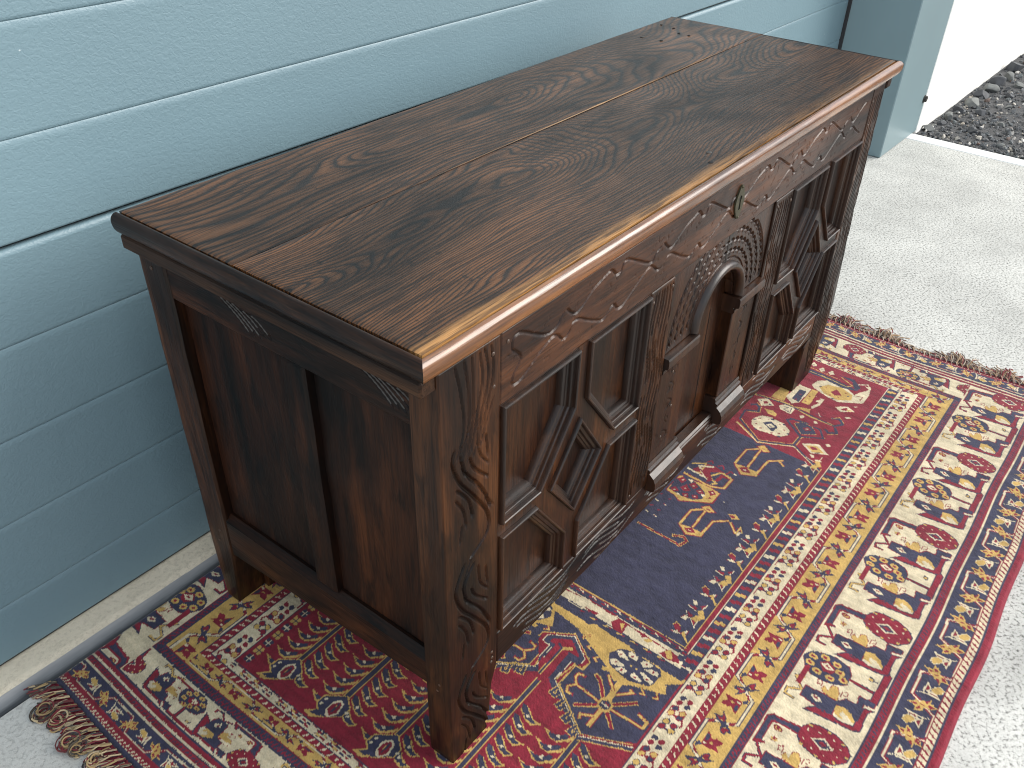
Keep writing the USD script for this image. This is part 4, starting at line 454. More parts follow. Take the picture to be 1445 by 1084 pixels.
M_XR = wood("oak_top_rail", 0, (0.011, 0.0034, 0.0018), (0.046, 0.0158, 0.0060), (0.094, 0.0345, 0.0122), 0.33, 2.0, blotch=0.75, spec=0.3, wear=(0.13, 0.052, 0.019))
M_Z = wood("oak_stile", 2, (0.0034, 0.0016, 0.0010), (0.021, 0.0076, 0.0029), (0.074, 0.0270, 0.0090), 0.34, 3.0, blotch=0.95, spec=0.24, wear=(0.12, 0.045, 0.015))
M_ZP = wood("oak_inset", 2, (0.0040, 0.0019, 0.0012), (0.020, 0.0068, 0.0026), (0.062, 0.0215, 0.0070), 0.28, 4.0, blotch=0.85, spec=0.27)
M_MO = wood("oak_moulding", 2, (0.0048, 0.0024, 0.0016), (0.017, 0.0066, 0.0031), (0.046, 0.0178, 0.0070), 0.33, 5.0, blotch=0.5, streak=0.5, spec=0.5, bumpd=0.0002)
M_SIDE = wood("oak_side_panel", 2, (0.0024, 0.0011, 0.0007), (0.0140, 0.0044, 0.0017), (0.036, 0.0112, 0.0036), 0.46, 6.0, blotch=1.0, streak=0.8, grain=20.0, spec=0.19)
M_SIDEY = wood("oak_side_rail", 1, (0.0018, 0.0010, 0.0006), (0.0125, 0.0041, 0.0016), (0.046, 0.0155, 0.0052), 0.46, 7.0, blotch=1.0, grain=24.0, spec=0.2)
M_NOSE = wood("oak_nosing", 0, (0.040, 0.016, 0.007), (0.165, 0.064, 0.021), (0.33, 0.145, 0.048), 0.22, 8.0, blotch=0.45, streak=0.7, coat=0.5, spec=0.5)
M_NOSEY = wood("oak_side_nosing", 1, (0.004, 0.0025, 0.002), (0.013, 0.006, 0.0036), (0.066, 0.026, 0.0105), 0.34, 9.0, blotch=0.8, coat=0.2)
M_END = wood("oak_cleat", 1, (0.008, 0.005, 0.004), (0.036, 0.017, 0.0088), (0.075, 0.036, 0.017), 0.45, 10.0)
M_LID1 = lid_wood("oak_lid_front", -0.055, 0.0, 205.0, 3.3, 0.030, -0.2500)
M_LID2 = lid_wood("oak_lid_back", 0.135, 0.0, 112.0, 8.7, 0.034)
M_CRACK = wood("oak_raw_edge", 0, (0.25, 0.14, 0.07), (0.42, 0.25, 0.13), (0.55, 0.36, 0.2), 0.5, 11.0, blotch=0.4)
M_BRASS = simple("old_brass", (0.055, 0.050, 0.027), 0.5, metal=0.6, var=0.35, vscale=180.0)
M_PEG = simple("oak_peg", (0.045, 0.023, 0.013), 0.4, var=0.3, vscale=200.0)
M_HOLE = simple("keyhole_dark", (0.004, 0.004, 0.004), 0.9)

# ---------------------------------------------------------------- the ground and the building
TH = -0.016505
def turn(m):
    v, f = cat([m]); c, s = math.cos(TH), math.sin(TH)
    return np.stack([v[:, 0] * c - v[:, 1] * s, v[:, 0] * s + v[:, 1] * c, v[:, 2]], 1), f
def grid(x0, x1, y0, y1, nx, ny, zf):
    X, Y = np.meshgrid(np.linspace(x0, x1, nx), np.linspace(y0, y1, ny)); Z = zf(X, Y)
    i, j = np.meshgrid(np.arange(ny - 1), np.arange(nx - 1), indexing="ij"); a = i * nx + j
    F = np.concatenate([np.stack([a, a + 1, a + nx + 1], -1).reshape(-1, 3), np.stack([a, a + nx + 1, a + nx], -1).reshape(-1, 3)])
    return np.stack([X, Y, Z], -1).reshape(-1, 3), F
DOOR_Y, XP, YP, WL = 0.6491, 2.7605, 0.4090, 0.3883
SL_X = 3.115                                   # the slab's right-hand edge (in the door's frame)
tag(obj("ground", cat([box(-60, 60, -60, 60, -0.32, -0.30, 0.001)]), M_GRIT), kind="structure")
def flat(name, x0, x1, y0, y1, z0, z1, m, r=0.004): tag(obj(name, turn(box(x0, x1, y0, y1, z0, z1, r)), m), kind="structure")
flat("concrete_slab", -6.0, SL_X - 0.075, -6.0, 0.571, -0.25, 0.0, M_SLAB, 0.002)
flat("slab_edge", SL_X - 0.075, SL_X, -6.0, YP + 0.02, -0.25, 0.001, M_EDGE, 0.006)
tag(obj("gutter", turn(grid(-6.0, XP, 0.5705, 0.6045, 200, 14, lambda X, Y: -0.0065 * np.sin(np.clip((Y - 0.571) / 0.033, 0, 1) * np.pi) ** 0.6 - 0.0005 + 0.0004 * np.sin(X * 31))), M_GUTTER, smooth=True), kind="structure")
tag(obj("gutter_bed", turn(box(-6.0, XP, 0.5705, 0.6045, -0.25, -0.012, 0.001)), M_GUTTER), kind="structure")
tag(obj("concrete_sill", turn(grid(-6.0, XP, 0.604, 0.70, 260, 16, lambda X, Y: np.where(Y < 0.6085, -0.001 + 0.005 * np.sqrt(np.clip((Y - 0.604) / 0.0045, 0, 1)), 0.004) + 0.0007 * np.sin(X * 17 + 3 * np.sin(X * 5)))), M_SILL, smooth=True), kind="structure")

# sectional door: ribbed panels, one above another
door = thing("garage_door", (0.6, DOOR_Y - 0.01, 0.0), "blue-grey textured garage door of wide horizontal ribbed panels behind the chest", "garage door")
SEAMS = [0.0066, 0.1068, 0.2396, 0.3687, 0.5004, 0.6292, 0.7567, 0.8848] + [0.8848 + 0.1285 * k for k in range(1, 10)]
for k in range(len(SEAMS) - 1):
    z0, z1 = SEAMS[k], SEAMS[k + 1]
    sec0, sec1 = k % 5 == 0, k % 5 == 4                       # a real joint between two door sections, else a pressed rib
    d0, d1 = (0.010, 0.0105) if sec0 else (0.0035, 0.0035), (0.010,) if sec1 else (0.0035,)
    g0 = 0.0016 if sec0 else 0.0; g1 = 0.0022 if sec1 else 0.0
    # outward profile (y out of the wall, z): rolled top shoulder, flat face, soft bottom edge
    dt, db = (0.0075 if sec1 else 0.0024), (0.010 if sec0 and k else 0.0026)
    pr = [(0.012 + 0, z0 + g0)] + [(db * (1 - math.sin(t)) ** 1.0, z0 + g0 + 0.0055 * (1 - math.cos(t))) for t in np.linspace(0, math.pi / 2, 5)] + \
         [(0.0, z0 + 0.4 * (z1 - z0)), (0.0, z1 - 0.010)] + [(dt * (1 - math.cos(t)), z1 - g1 - 0.010 + 0.010 * math.sin(t)) for t in np.linspace(0.15, math.pi / 2, 6)] + [(0.012, z1 - g1)]
    pr = np.array(pr); xs = np.array([-5.0, XP - 0.004])
    V = np.array([[x, DOOR_Y + p[0], p[1]] for x in xs for p in pr]); n = len(pr)
    F = np.array([[i, n + i, n + i + 1, i + 1] for i in range(n - 1)])
    obj("panel", turn((V, F)), M_DOOR, door, smooth=40)
obj("backing", turn(box(-5.0, XP + 0.02, DOOR_Y + 0.0125, DOOR_Y + 0.04, 0.0066, SEAMS[-1], 0.001)), M_BLACK, door)
obj("bottom_seal", turn(box(-5.0, XP - 0.004, DOOR_Y + 0.003, DOOR_Y + 0.03, 0.0042, 0.0085, 0.001)), M_BLACK, door)
post = thing("door_post", (XP + WL / 2, YP + 0.1, 0.0), "wide square blue-grey metal door post standing between the garage door and the white wall", "door post")
obj("casing", turn(box(XP, XP + WL, YP, DOOR_Y + 0.25, 0.001, 2.6, 0.003)), M_JAMB, post)
obj("rubber_strip", turn(box(XP - 0.0065, XP - 0.0005, DOOR_Y - 0.012, DOOR_Y + 0.01, 0.005, 2.3, 0.001)), M_BLACK, post)
bz = 0.128
obj("bolt", turn(cat([trimesh.creation.cylinder(0.0115, 0.010, sections=6, transform=trimesh.transformations.translation_matrix((XP + WL - 0.013, YP - 0.005, bz)) @ trimesh.transformations.rotation_matrix(math.pi / 2, (1, 0, 0))), trimesh.creation.cylinder(0.0145, 0.002, sections=14, transform=trimesh.transformations.translation_matrix((XP + WL - 0.0165, YP - 0.001, bz)) @ trimesh.transformations.rotation_matrix(math.pi / 2, (1, 0, 0)))])), M_BOLT, post)
wall = obj("white_wall", turn(box(XP + WL + 0.002, 12.0, YP - 0.0015, YP + 0.3, -0.28, 2.6, 0.004)), M_WALL)
tag(wall, "smooth white rendered wall running away to the right of the door post", "wall")

# loose grit and stones beyond the slab
tag(obj("gravel_bed", turn(grid(SL_X - 0.002, 9.0, -5.0, YP + 0.05, 220, 200, lambda X, Y: -0.030 - 0.03 * np.clip((X - SL_X) / 3, 0, 1) + 0.020 * np.clip(1 - (YP - Y) / 0.4, 0, 1) + 0.010 * (meshkit.fbm(np.stack([X.ravel() * 6, Y.ravel() * 6, 0 * X.ravel()], 1), 4, 3).reshape(X.shape) - 0.5))), M_GRIT, smooth=True), kind="structure")
rng = np.random.default_rng(11)
def pebble(seed, sub=2, amp=0.28):
    r = np.random.default_rng(seed); m = trimesh.creation.icosphere(subdivisions=sub); v = m.vertices * np.array([1.0, r.uniform(0.6, 0.9), r.uniform(0.42, 0.65)])
    for _ in range(11):                                           # broken faces
        d = r.normal(size=3); d /= np.linalg.norm(d); h = r.uniform(0.30, 0.55); s = v @ d; v = v - np.where(s > h, s - h, 0)[:, None] * d
    v = v * (1 + amp * 0.3 * (meshkit.noise(v * 2.2, seed) - 0.5))[:, None]
    return v, np.array(m.faces)
def gz(x, y): return -0.030 - 0.03 * np.clip((x - SL_X) / 3, 0, 1) + 0.020 * np.clip(1 - (YP - y) / 0.4, 0, 1)
gp = UsdGeom.PointInstancer.Define(stage, "/World/gravel")
protos = []
for k in range(6):
    pm = usdkit.mesh(stage, f"/World/gravel/pebble_{k:03d}" if k else "/World/gravel/pebble", pebble(100 + k, 1), M_STONE); protos.append(pm.GetPath())
gp.CreatePrototypesRel().SetTargets(protos)
N = 15000
gx = SL_X + 0.01 + (rng.random(N) ** 1.35) * 3.2; gy = YP - 0.01 - rng.random(N) * 1.7
sz = 0.0045 + 0.011 * rng.random(N) ** 3.0 + 0.010 * (rng.random(N) < 0.04); c, s_ = math.cos(TH), math.sin(TH)
pos = np.stack([gx * c - gy * s_, gx * s_ + gy * c, gz(gx, gy) + 0.2 * sz], 1)
gp.CreatePositionsAttr(Vt.Vec3fArray.FromNumpy(pos.astype(np.float32))); gp.CreateScalesAttr(Vt.Vec3fArray.FromNumpy(np.repeat(sz[:, None], 3, 1).astype(np.float32)))
gp.CreateProtoIndicesAttr(Vt.IntArray.FromNumpy(rng.integers(0, 6, N).astype(np.int32)))
qa = rng.normal(size=(N, 4)); qa /= np.linalg.norm(qa, axis=1, keepdims=True); gp.CreateOrientationsAttr(Vt.QuathArray([Gf.Quath(*map(float, v)) for v in qa]))
tag(gp, "loose dark grey gravel and grit beyond the edge of the concrete slab", "gravel", kind="stuff")
STONES = [(3.235, 0.385, .030), (3.34, 0.372, .026), (3.44, 0.37, .040), (3.57, 0.365, .034), (3.70, 0.35, .050), (3.86, 0.365, .045), (3.98, 0.36, .05), (4.12, 0.35, .055), (4.25, 0.34, .05), (4.42, 0.355, .06), (4.58, 0.33, .055), (4.75, 0.34, .06),
          (3.28, 0.12, .022), (3.36, 0.25, .030), (3.52, 0.18, .024), (3.62, 0.29, .030), (3.80, 0.22, .026), (3.95, 0.26, .030), (4.15, 0.27, .035)]
SHADE = [simple(f"stone_{n}", c, 0.75, 0.35, var=0.3, vscale=40.0) for n, c in (("grey", (0.13, 0.135, 0.13)), ("dark", (0.06, 0.063, 0.068)), ("pale", (0.155, 0.16, 0.15)))]
ORD = ['first', 'second', 'third', 'fourth', 'fifth', 'sixth', 'seventh', 'eighth', 'ninth', 'tenth', 'eleventh', 'twelfth']
for k, (x, y, r) in enumerate(STONES):
    v, f = pebble(500 + k, 3); a = rng.uniform(0, 6.28); R = trimesh.transformations.rotation_matrix(a, (0, 0, 1))[:3, :3]
    v = v @ R.T * r + [x, y, float(gz(x, y)) + 0.22 * r]
    near = k < 12
    m = turn((v, f))
    st = obj("stone", m, SHADE[2 if k == 4 else k % 2], None, smooth=30)
    if near: lab = f"{ORD[k]} stone from the door post in the row along the foot of the white wall" if k != 4 else "large pale grey stone fifth from the door post along the white wall"
    else: lab = f"grey stone loose in the gravel, {ORD[k - 12]} from the concrete edge and clear of the wall"
    tag(st, lab, "stone", "stones along the wall" if near else "stones in the gravel")

# ---------------------------------------------------------------- the chest
YF = 0.0085                                    # plane of the front frame
def carved(u_of, v0, v1, place, res, grooves=(), edge=0.0018, wob=0.0005, thick=0.03, seed=1, extra=None):
    """A board whose face is a fine grid. u_of(v) -> (left, right); place(u, v, depth) -> xyz; grooves: (points, width, depth)."""
    nv = max(3, int((v1 - v0) / res) + 1); v = np.linspace(v0, v1, nv); ul, ur = u_of(v); nu = max(3, int(np.max(ur - ul) / res) + 1)
    s = np.linspace(0, 1, nu); U = ul[:, None] + (ur - ul)[:, None] * s[None]; Vv = np.repeat(v[:, None], nu, 1)
    D = wob * 2 * (meshkit.fbm(np.stack([U.ravel() * 14, Vv.ravel() * 14, np.full(U.size, seed * 1.7)], 1), 3, seed).reshape(U.shape) - 0.5)
    if grooves:
        P, Wd, Dp = [], [], []
        for pts, w, d in grooves:
            q = smooth_path(pts, 0.0006); t = np.linspace(0, 1, len(q)); taper = np.clip(np.minimum(t, 1 - t) * len(q) * 0.0006 / 0.006, 0.15, 1)
            P.append(q); Wd.append(w * (0.55 + 0.45 * taper)); Dp.append(d * taper)
        P, Wd, Dp = np.vstack(P), np.concatenate(Wd), np.concatenate(Dp)
        dist, ix = cKDTree(P).query(np.stack([U.ravel(), Vv.ravel()], 1), k=3, distance_upper_bound=0.012)
        g = np.zeros(U.size)
        for k in range(3):
            ok = np.isfinite(dist[:, k]); h = np.zeros(U.size); i = ix[ok, k]
            h[ok] = Dp[i] * np.clip(1 - (dist[ok, k] / (Wd[i] / 2)) ** 2, 0, 1) ** 0.8; g = np.maximum(g, h)
        D = D + g.reshape(U.shape)
    if extra is not None: D = D + extra(U, Vv)
    e = np.minimum.reduce([U - ul[:, None], ur[:, None] - U, Vv - v0, v1 - Vv]); e = np.clip(e / edge, 0, 1); D = D + edge * (1 - np.sqrt(1 - (1 - e) ** 2))
    A = place(U.ravel(), Vv.ravel(), D.ravel()); i, j = np.meshgrid(np.arange(nv - 1), np.arange(nu - 1), indexing="ij"); a = i * nu + j
    F = np.concatenate([np.stack([a, a + 1, a + nu + 1], -1).reshape(-1, 3), np.stack([a, a + nu + 1, a + nu], -1).reshape(-1, 3)])
    ring = np.concatenate([np.arange(nu), np.arange(1, nv) * nu + nu - 1, (nv - 1) * nu + np.arange(nu - 2, -1, -1), np.arange(nv - 2, 0, -1) * nu])
    k = np.arange(len(ring)); k2 = (k + 1) % len(ring); n = len(ring)
    T = A[ring]; B = place(U.ravel()[ring], Vv.ravel()[ring], np.full(n, thick)); o = len(A)
    F2 = np.concatenate([np.stack([o + k, o + n + k, o + n + k2], -1), np.stack([o + k, o + n + k2, o + k2], -1)])
    return np.vstack([A, T, B]), np.concatenate([F, F2])
front = lambda y: (lambda u, v, d: np.stack([u, y + d, v], 1))
side = lambda x: (lambda u, v, d: np.stack([x + d, u, v], 1))
const = lambda a, b: (lambda v: (np.full_like(v, a), np.full_like(v, b)))
interp = lambda zs, xs: (lambda v: np.interp(v, zs, xs))
rnd = random.Random(5)

chest = thing("oak_chest", (0.66, 0.26, 0.0105), "antique dark oak coffer with carved panelled front standing on the patterned rug", "chest")
Z0, ZT = 0.0072, 0.6705
# --- front stiles: carved with a running wave
WA = np.array([(613, 5902), (482, 5649), (451, 5454), (569, 5130), (802, 4778), (1026, 4396), (1026, 4088), (706, 3871)], float) * 1e-4
WB = np.array([(788, 5796), (604, 5527), (649, 5233), (886, 4886), (1054, 4549), (1084, 4403)]) * 1e-4
WC = np.array([(720, 5408), (807, 5194), (1053, 4913)]) * 1e-4; WDd = np.array([(860, 5700), (900, 5350), (1060, 5100)]) * 1e-4
WE = np.array([(996, 5584), (1040, 5200)]) * 1e-4; WG = np.array([(490, 5093), (694, 4809), (771, 4485)]) * 1e-4; WH = np.array([(580, 4531), (534, 4218)]) * 1e-4; WI = np.array([(470, 4960), (610, 4700), (660, 4400)]) * 1e-4
def wave_set(n, z_first, period, squash=1.0, x0=0.0, flip=False, zmax=0.56):
    out = []
    for k in range(n):
        dz = z_first - 0.5902 - k * period
        for P, w, d in ((WA, .0054, .0044), (WB, .0054, .0044), (WC, .0044, .0036), (WE, .0036, .0028), (WG, .0044, .0036), (WH, .0034, .0024), (WI, .0040, .0030), (WDd, .0036, .0028)):
            q = P * [1, 1]; q = q.copy(); q[:, 1] = (q[:, 1] - 0.5902) * period / 0.2031 + 0.5902 + dz
            q[:, 0] = 0.077 + (q[:, 0] - 0.077) * squash
            if flip: q[:, 0] = 0.154 - q[:, 0]
            q[:, 0] += x0; q = q[q[:, 1] < zmax]
            if len(q) > 1: out.append((q, w, d))
        q = WA.copy(); q[:, 0] += 0.013; q[:, 1] = (q[:, 1] - 0.5902) * period / 0.2031 + 0.5902 + dz; q[:, 0] = 0.077 + (q[:, 0] - 0.077) * squash
        if flip: q[:, 0] = 0.154 - q[:, 0]
        q[:, 0] += x0; q = q[q[:, 1] < zmax]
        if len(q) > 1: out.append((q[:5], .0030, .0018))
    return out
gl = wave_set(3, 0.5902, 0.2060, zmax=0.585)
gl += [([(0.082 + a, 0.668), (0.088 + b, 0.63), (0.076 + c, 0.585), (0.066 + c * 1.2, 0.545)], .0034, .0026) for a, b, c in ((-.03, -.028, -.012), (-.016, -.016, -.004), (-.004, -.008, .002), (.008, .006, .008), (.016, .016, .016), (.026, .024, .024))]
gl += [([(0.098 + a, 0.60), (0.085 + a, 0.572), (0.070 + a, 0.535)], .0026, .0018) for a in (-.012, -.002, .008, .016)]
zs = [0.0, 0.05, 0.10, 0.135, 0.7]
obj("stile", carved(lambda v: (np.interp(v, [0, .02, .06, .7], [.0300, .0275, .0275, .0275]), np.interp(v, [0.0, 0.03, 0.10, 0.134, 0.7], [0.104, 0.108, 0.114, 0.1245, 0.1245])), Z0, ZT, front(YF), 0.00125, gl, 0.0022, 0.0008, 0.040, 3), M_Z, chest, smooth=True)
def right_wave(u0, u1, z0, z1, n, amp, per, seed, w=.0038, d=.0030, gap=0.3):
    r = random.Random(seed); out = []
    for k in range(n):
        b = u0 + (u1 - u0) * (k + 0.5) / n; z = z1
        while z > z0 + 0.015:
            L = r.uniform(0.05, 0.16); ze = max(z0, z - L); t = np.linspace(z, ze, max(4, int((z - ze) / 0.012)))
            out.append((np.stack([b + amp * np.sin(t * 2 * np.pi / per + 0.25 * k) + r.uniform(-.0012, .0012), t], 1), w, d)); z = ze - r.uniform(0.004, 0.02)
    return out
xr_in = lambda v: np.interp(v, [0.0, 0.03, 0.12, 0.134, 0.7], [1.178, 1.180, 1.190, 1.2165, 1.2165]); xr_out = lambda v: np.interp(v, [0.0, 0.03, 0.10, 0.18, 0.40, 0.67], [1.268, 1.284, 1.312, 1.322, 1.293, 1.277])
gr = right_wave(1.222, 1.300, 0.03, 0.655, 8, 0.006, 0.16, 4)
obj("stile", carved(lambda v: (xr_in(v), xr_out(v)), Z0, ZT, front(YF), 0.0016, gr, 0.0025, 0.0008, 0.06, 4), M_Z, chest, smooth=True)
# --- carved top rail
UP = np.array([(2412, 6446), (2457, 6436), (2540, 6358), (2637, 6304), (2742, 6327), (3007, 6473), (3223, 6544), (3317, 6569), (3387, 6547), (3468, 6463), (3568, 6473), (3606, 6550), (3687, 6579), (3877, 6494), (4243, 6307), (4358, 6293), (4399, 6363), (4555, 6440)]) * 1e-4
LO = np.array([(2560, 6167), (2601, 6209), (2727, 6191), (2931, 6076), (3211, 5945), (3309, 5965), (3402, 6030), (3485, 6047), (3569, 5955), (3695, 5942), (3925, 6060), (4225, 6217), (4356, 6218), (4517, 6098), (4614, 6104)]) * 1e-4
START = np.array([(2560, 6167), (2500, 6090), (2402, 6068), (2273, 6186), (2155, 6199), (1932, 6108), (1662, 5955), (1513, 5923), (1444, 5981), (1481, 6082), (1571, 6173), (1601, 6237), (1539, 6317), (1444, 6413), (1454, 6522), (1543, 6563), (1664, 6514), (1831, 6415), (2033, 6308), (2177, 6288), (2290, 6334), (2342, 6399), (2412, 6446)]) * 1e-4
gt = [(START, .0034, .0028)]
for k in range(5):
    dx = k * 0.2175
    for Q in (UP, LO):
        q = Q + [dx, 0]; q = q[q[:, 0] < 1.198]
        if len(q) > 2: gt.append((q, .0034, .0028))
for k in range(330):                           # little curled punch cuts in the ground
    x, z = rnd.uniform(0.14, 1.205), rnd.uniform(0.584, 0.660); a = rnd.uniform(0, 6.28); r = rnd.uniform(.003, .007); t = np.linspace(0, rnd.uniform(1.2, 3.0), 6)
    gt.append((np.stack([x + r * np.cos(a + t), z + r * np.sin(a + t)], 1), .0018, .0010))
obj("top_rail", carved(const(0.1252, 1.2158), 0.5775, ZT, front(YF + 0.0005), 0.0014, gt, 0.0015, 0.0010, 0.03, 6), M_XR, chest, smooth=True)
# --- bottom rail: long waves
gb = []
for g in range(6):
    for k in range(6):
        z = 0.142 + k * 0.0092; x0 = 0.128 + g * 0.182
        t = np.linspace(0, 1, 14); w = np.stack([x0 + 0.006 * k + t * 0.170, z + 0.0085 * np.sin(t * 6.28 * 1.15 + 0.4 - 0.10 * k)], 1)
        a, b = sorted((rnd.randint(0, 4), rnd.randint(8, 14))); gb.append((w[a:b], .0036, .0032))
obj("bottom_rail", carved(const(0.1252, 1.2158), 0.1345, 0.1965, front(YF + 0.0008), 0.0014, [(np.clip(q, [.128, .138], [1.213, .193]), w, d) for q, w, d in gb], 0.0025, 0.0008, 0.03, 7), M_X, chest, smooth=True)
# --- muntins beside the arch
for k, (a, b) in enumerate(((0.4462, 0.5095), (0.8365, 0.9035))):
    obj("muntin", carved(const(a, b), 0.197, 0.577, front(YF), 0.0014, right_wave(a + .004, b - .004, 0.203, 0.572, 7, 0.0045, 0.135, 20 + k,   .0040, .0034), 0.0015, 0.0007, 0.03, 8 + k), M_Z, chest, smooth=True)
# --- geometric moulded panels
PA = [[(.1285, .5745), (.2775, .5745), (.2755, .490), (.207, .3945), (.1285, .3965)], [(.3005, .5745), (.4435, .5745), (.4435, .392), (.376, .392), (.3005, .488)], [(.2905, .4645), (.3495, .379), (.2885, .302), (.2275, .3825)],
      [(.369, .371), (.4435, .371), (.4435, .2005), (.3005, .2005), (.3005, .274)], [(.1285, .3755), (.202, .3735), (.272, .277), (.272, .2005), (.1285, .2005)]]
PROF = [(-.0014, YF + .0022), (-.0012, YF - .0020), (-.0002, YF - .0040), (.0014, YF - .0043), (.0026, YF - .0032), (.0032, YF - .0005), (.0034, YF + .0020), (.0072, YF + .0026), (.0080, YF + .0040), (.0082, YF + .0070), (.0112, YF + .0078), (.0118, YF + .0096), (.0145, YF + .0110), (.0160, YF + .0150), (.0162, YF + .0190)]
def inset_ring(P, o):
    """Offset every edge of a polygon (counter-clockwise) inwards by o, mitred."""
    P = np.array(P, float); n = len(P); area = 0.5 * sum(P[i][0] * P[(i + 1) % n][1] - P[(i + 1) % n][0] * P[i][1] for i in range(n))
    if area < 0: P = P[::-1]
    out = []
    for i in range(n):
        a, b, c = P[i - 1], P[i], P[(i + 1) % n]; e1 = (b - a) / np.linalg.norm(b - a); e2 = (c - b) / np.linalg.norm(c - b); n1 = np.array([-e1[1], e1[0]]); n2 = np.array([-e2[1], e2[0]])
        m = n1 + n2; out.append(b + m * o / (1 + n1 @ n2))
    return np.array(out)
def moulded(x_of):
    lo, hi = x_of(0.1255), x_of(0.4461)
    polys = [[(x_of(x), z) for x, z in P] for P in PA]
    holes = [inset_ring(P, -0.0005) for P in polys]
    frame = Polygon([(lo, .1968), (hi, .1968), (hi, .577), (lo, .577)])
    for h in holes: frame = frame.difference(Polygon(h))
    frame = max(frame.geoms, key=lambda g: g.area) if hasattr(frame, "geoms") else frame
    pm = Polygon(frame.exterior, frame.interiors)
    v2, f = trimesh.creation.triangulate_polygon(pm, engine="earcut"); yl = YF + 0.0018
    pan = obj("field_panel", (np.stack([v2[:, 0], np.full(len(v2), yl), v2[:, 1]], 1), f), M_ZP, chest)
    for P in polys:
        R = [inset_ring(P, o + 0.0014) for o, _ in PROF]; n = len(P); V, F = [], []
        for e in range(n):                      # each mitred length with its own vertices, so the corners stay crisp
            o = len(V)
            for r, (_, y) in zip(R, PROF):
                for q in (r[e], r[(e + 1) % n]): V.append((q[0], y, q[1]))
            for k in range(len(PROF) - 1): a = o + 2 * k; F.append((a, a + 1, a + 3, a + 2))
        obj("moulding", (np.array(V), np.array(F)), M_MO, pan, smooth=28)
        q = inset_ring(P, PROF[-1][0] + 0.0010); v2, f = trimesh.creation.triangulate_polygon(Polygon(q), engine="earcut")
        lo2, hi2 = q.min(0), q.max(0)
        obj("inset", (np.stack([v2[:, 0], np.full(len(v2), YF + .0188), v2[:, 1]], 1), f), M_ZP, pan)
        if (hi2[0] - lo2[0]) > 0.11 and (hi2[1] - lo2[1]) > 0.13: pass
moulded(lambda x: x)
moulded(lambda x: 0.9045 + (x - 0.1255) * (1.2158 - 0.9045) / (0.4461 - 0.1255))
# --- the arched centre panel
ARX, ARZ, ARR = 0.6765, 0.4445, 0.0765
arch = obj("arch_panel", box(0.5098, 0.8362, YF + 0.0235, YF + 0.030, 0.197, 0.577, 0.0005), M_ZP, chest)
def spandrel_grooves():
    out = []
    cx, cz = ARX, ARZ
    for ring in range(4):                      # rows of crescents following the arch
        r = ARR + 0.019 + ring * 0.0165
        for k in range(int(np.pi * r / 0.0155)):
            a = (k + 0.5 * (ring % 2)) * 0.0155 / r; x, z = cx + r * math.cos(a), cz + r * math.sin(a)
            if not (0.514 < x < 0.832 and cz < z < 0.572): continue
            t = np.linspace(a - 1.35, a + 1.35, 7); out.append((np.stack([x + 0.0076 * np.cos(t), z + 0.0076 * np.sin(t)], 1), .0046, .0042))
            t = np.linspace(a - 1.0, a + 1.0, 5); out.append((np.stack([x - .003 * math.cos(a) + 0.0040 * np.cos(t), z - .003 * math.sin(a) + 0.0040 * np.sin(t)], 1), .0026, .0022))
    for r in (ARR + 0.0125, ARR + 0.080):
        t = np.linspace(0.02, np.pi - .02, 60); q = np.stack([cx + r * np.cos(t), cz + r * np.sin(t)], 1); q = q[(q[:, 0] > .513) & (q[:, 0] < .833) & (q[:, 1] < .573)]
        h = [q[q[:, 0] < cx], q[q[:, 0] > cx]]
        out += [(x, .0028, .0022) for x in h if len(x) > 3]
    return out
g = spandrel_grooves()
def arch_u(side_):
    def f(v):
        e = np.sqrt(np.clip((ARR + .004) ** 2 - (v - ARZ) ** 2, 0, None))
        return (np.full_like(v, .5098), np.minimum(ARX - e, ARX - 1e-4)) if side_ < 0 else (np.maximum(ARX + e, ARX + 1e-4), np.full_like(v, .8362))
    return f
for s_ in (-1, 1): obj("spandrel", carved(arch_u(s_), 0.4425, 0.5768, front(YF + 0.0035), 0.0013, g, 0.0008, 0.0005, 0.020, 15 + s_), M_ZP, arch, smooth=True)
t = np.linspace(0, np.pi, 40); ctr = np.stack([ARX + ARR * np.cos(t), np.full(40, YF + 0.004), ARZ + ARR * np.sin(t)], 1)
ang = np.linspace(0, 2 * np.pi, 13); pr = np.array([(0.0078 * math.cos(b), 0.010 * math.sin(b)) for b in ang])
V = np.array([[ARX + (ARR + p[0]) * math.cos(a), YF + 0.004 + p[1], ARZ + (ARR + p[0]) * math.sin(a)] for a in t for p in pr]); n = len(pr)
F = np.array([[i * n + j, (i + 1) * n + j, (i + 1) * n + j + 1, i * n + j + 1] for i in range(len(t) - 1) for j in range(n - 1)])
obj("arch_roll", (V, F), M_MO, arch, smooth=True)
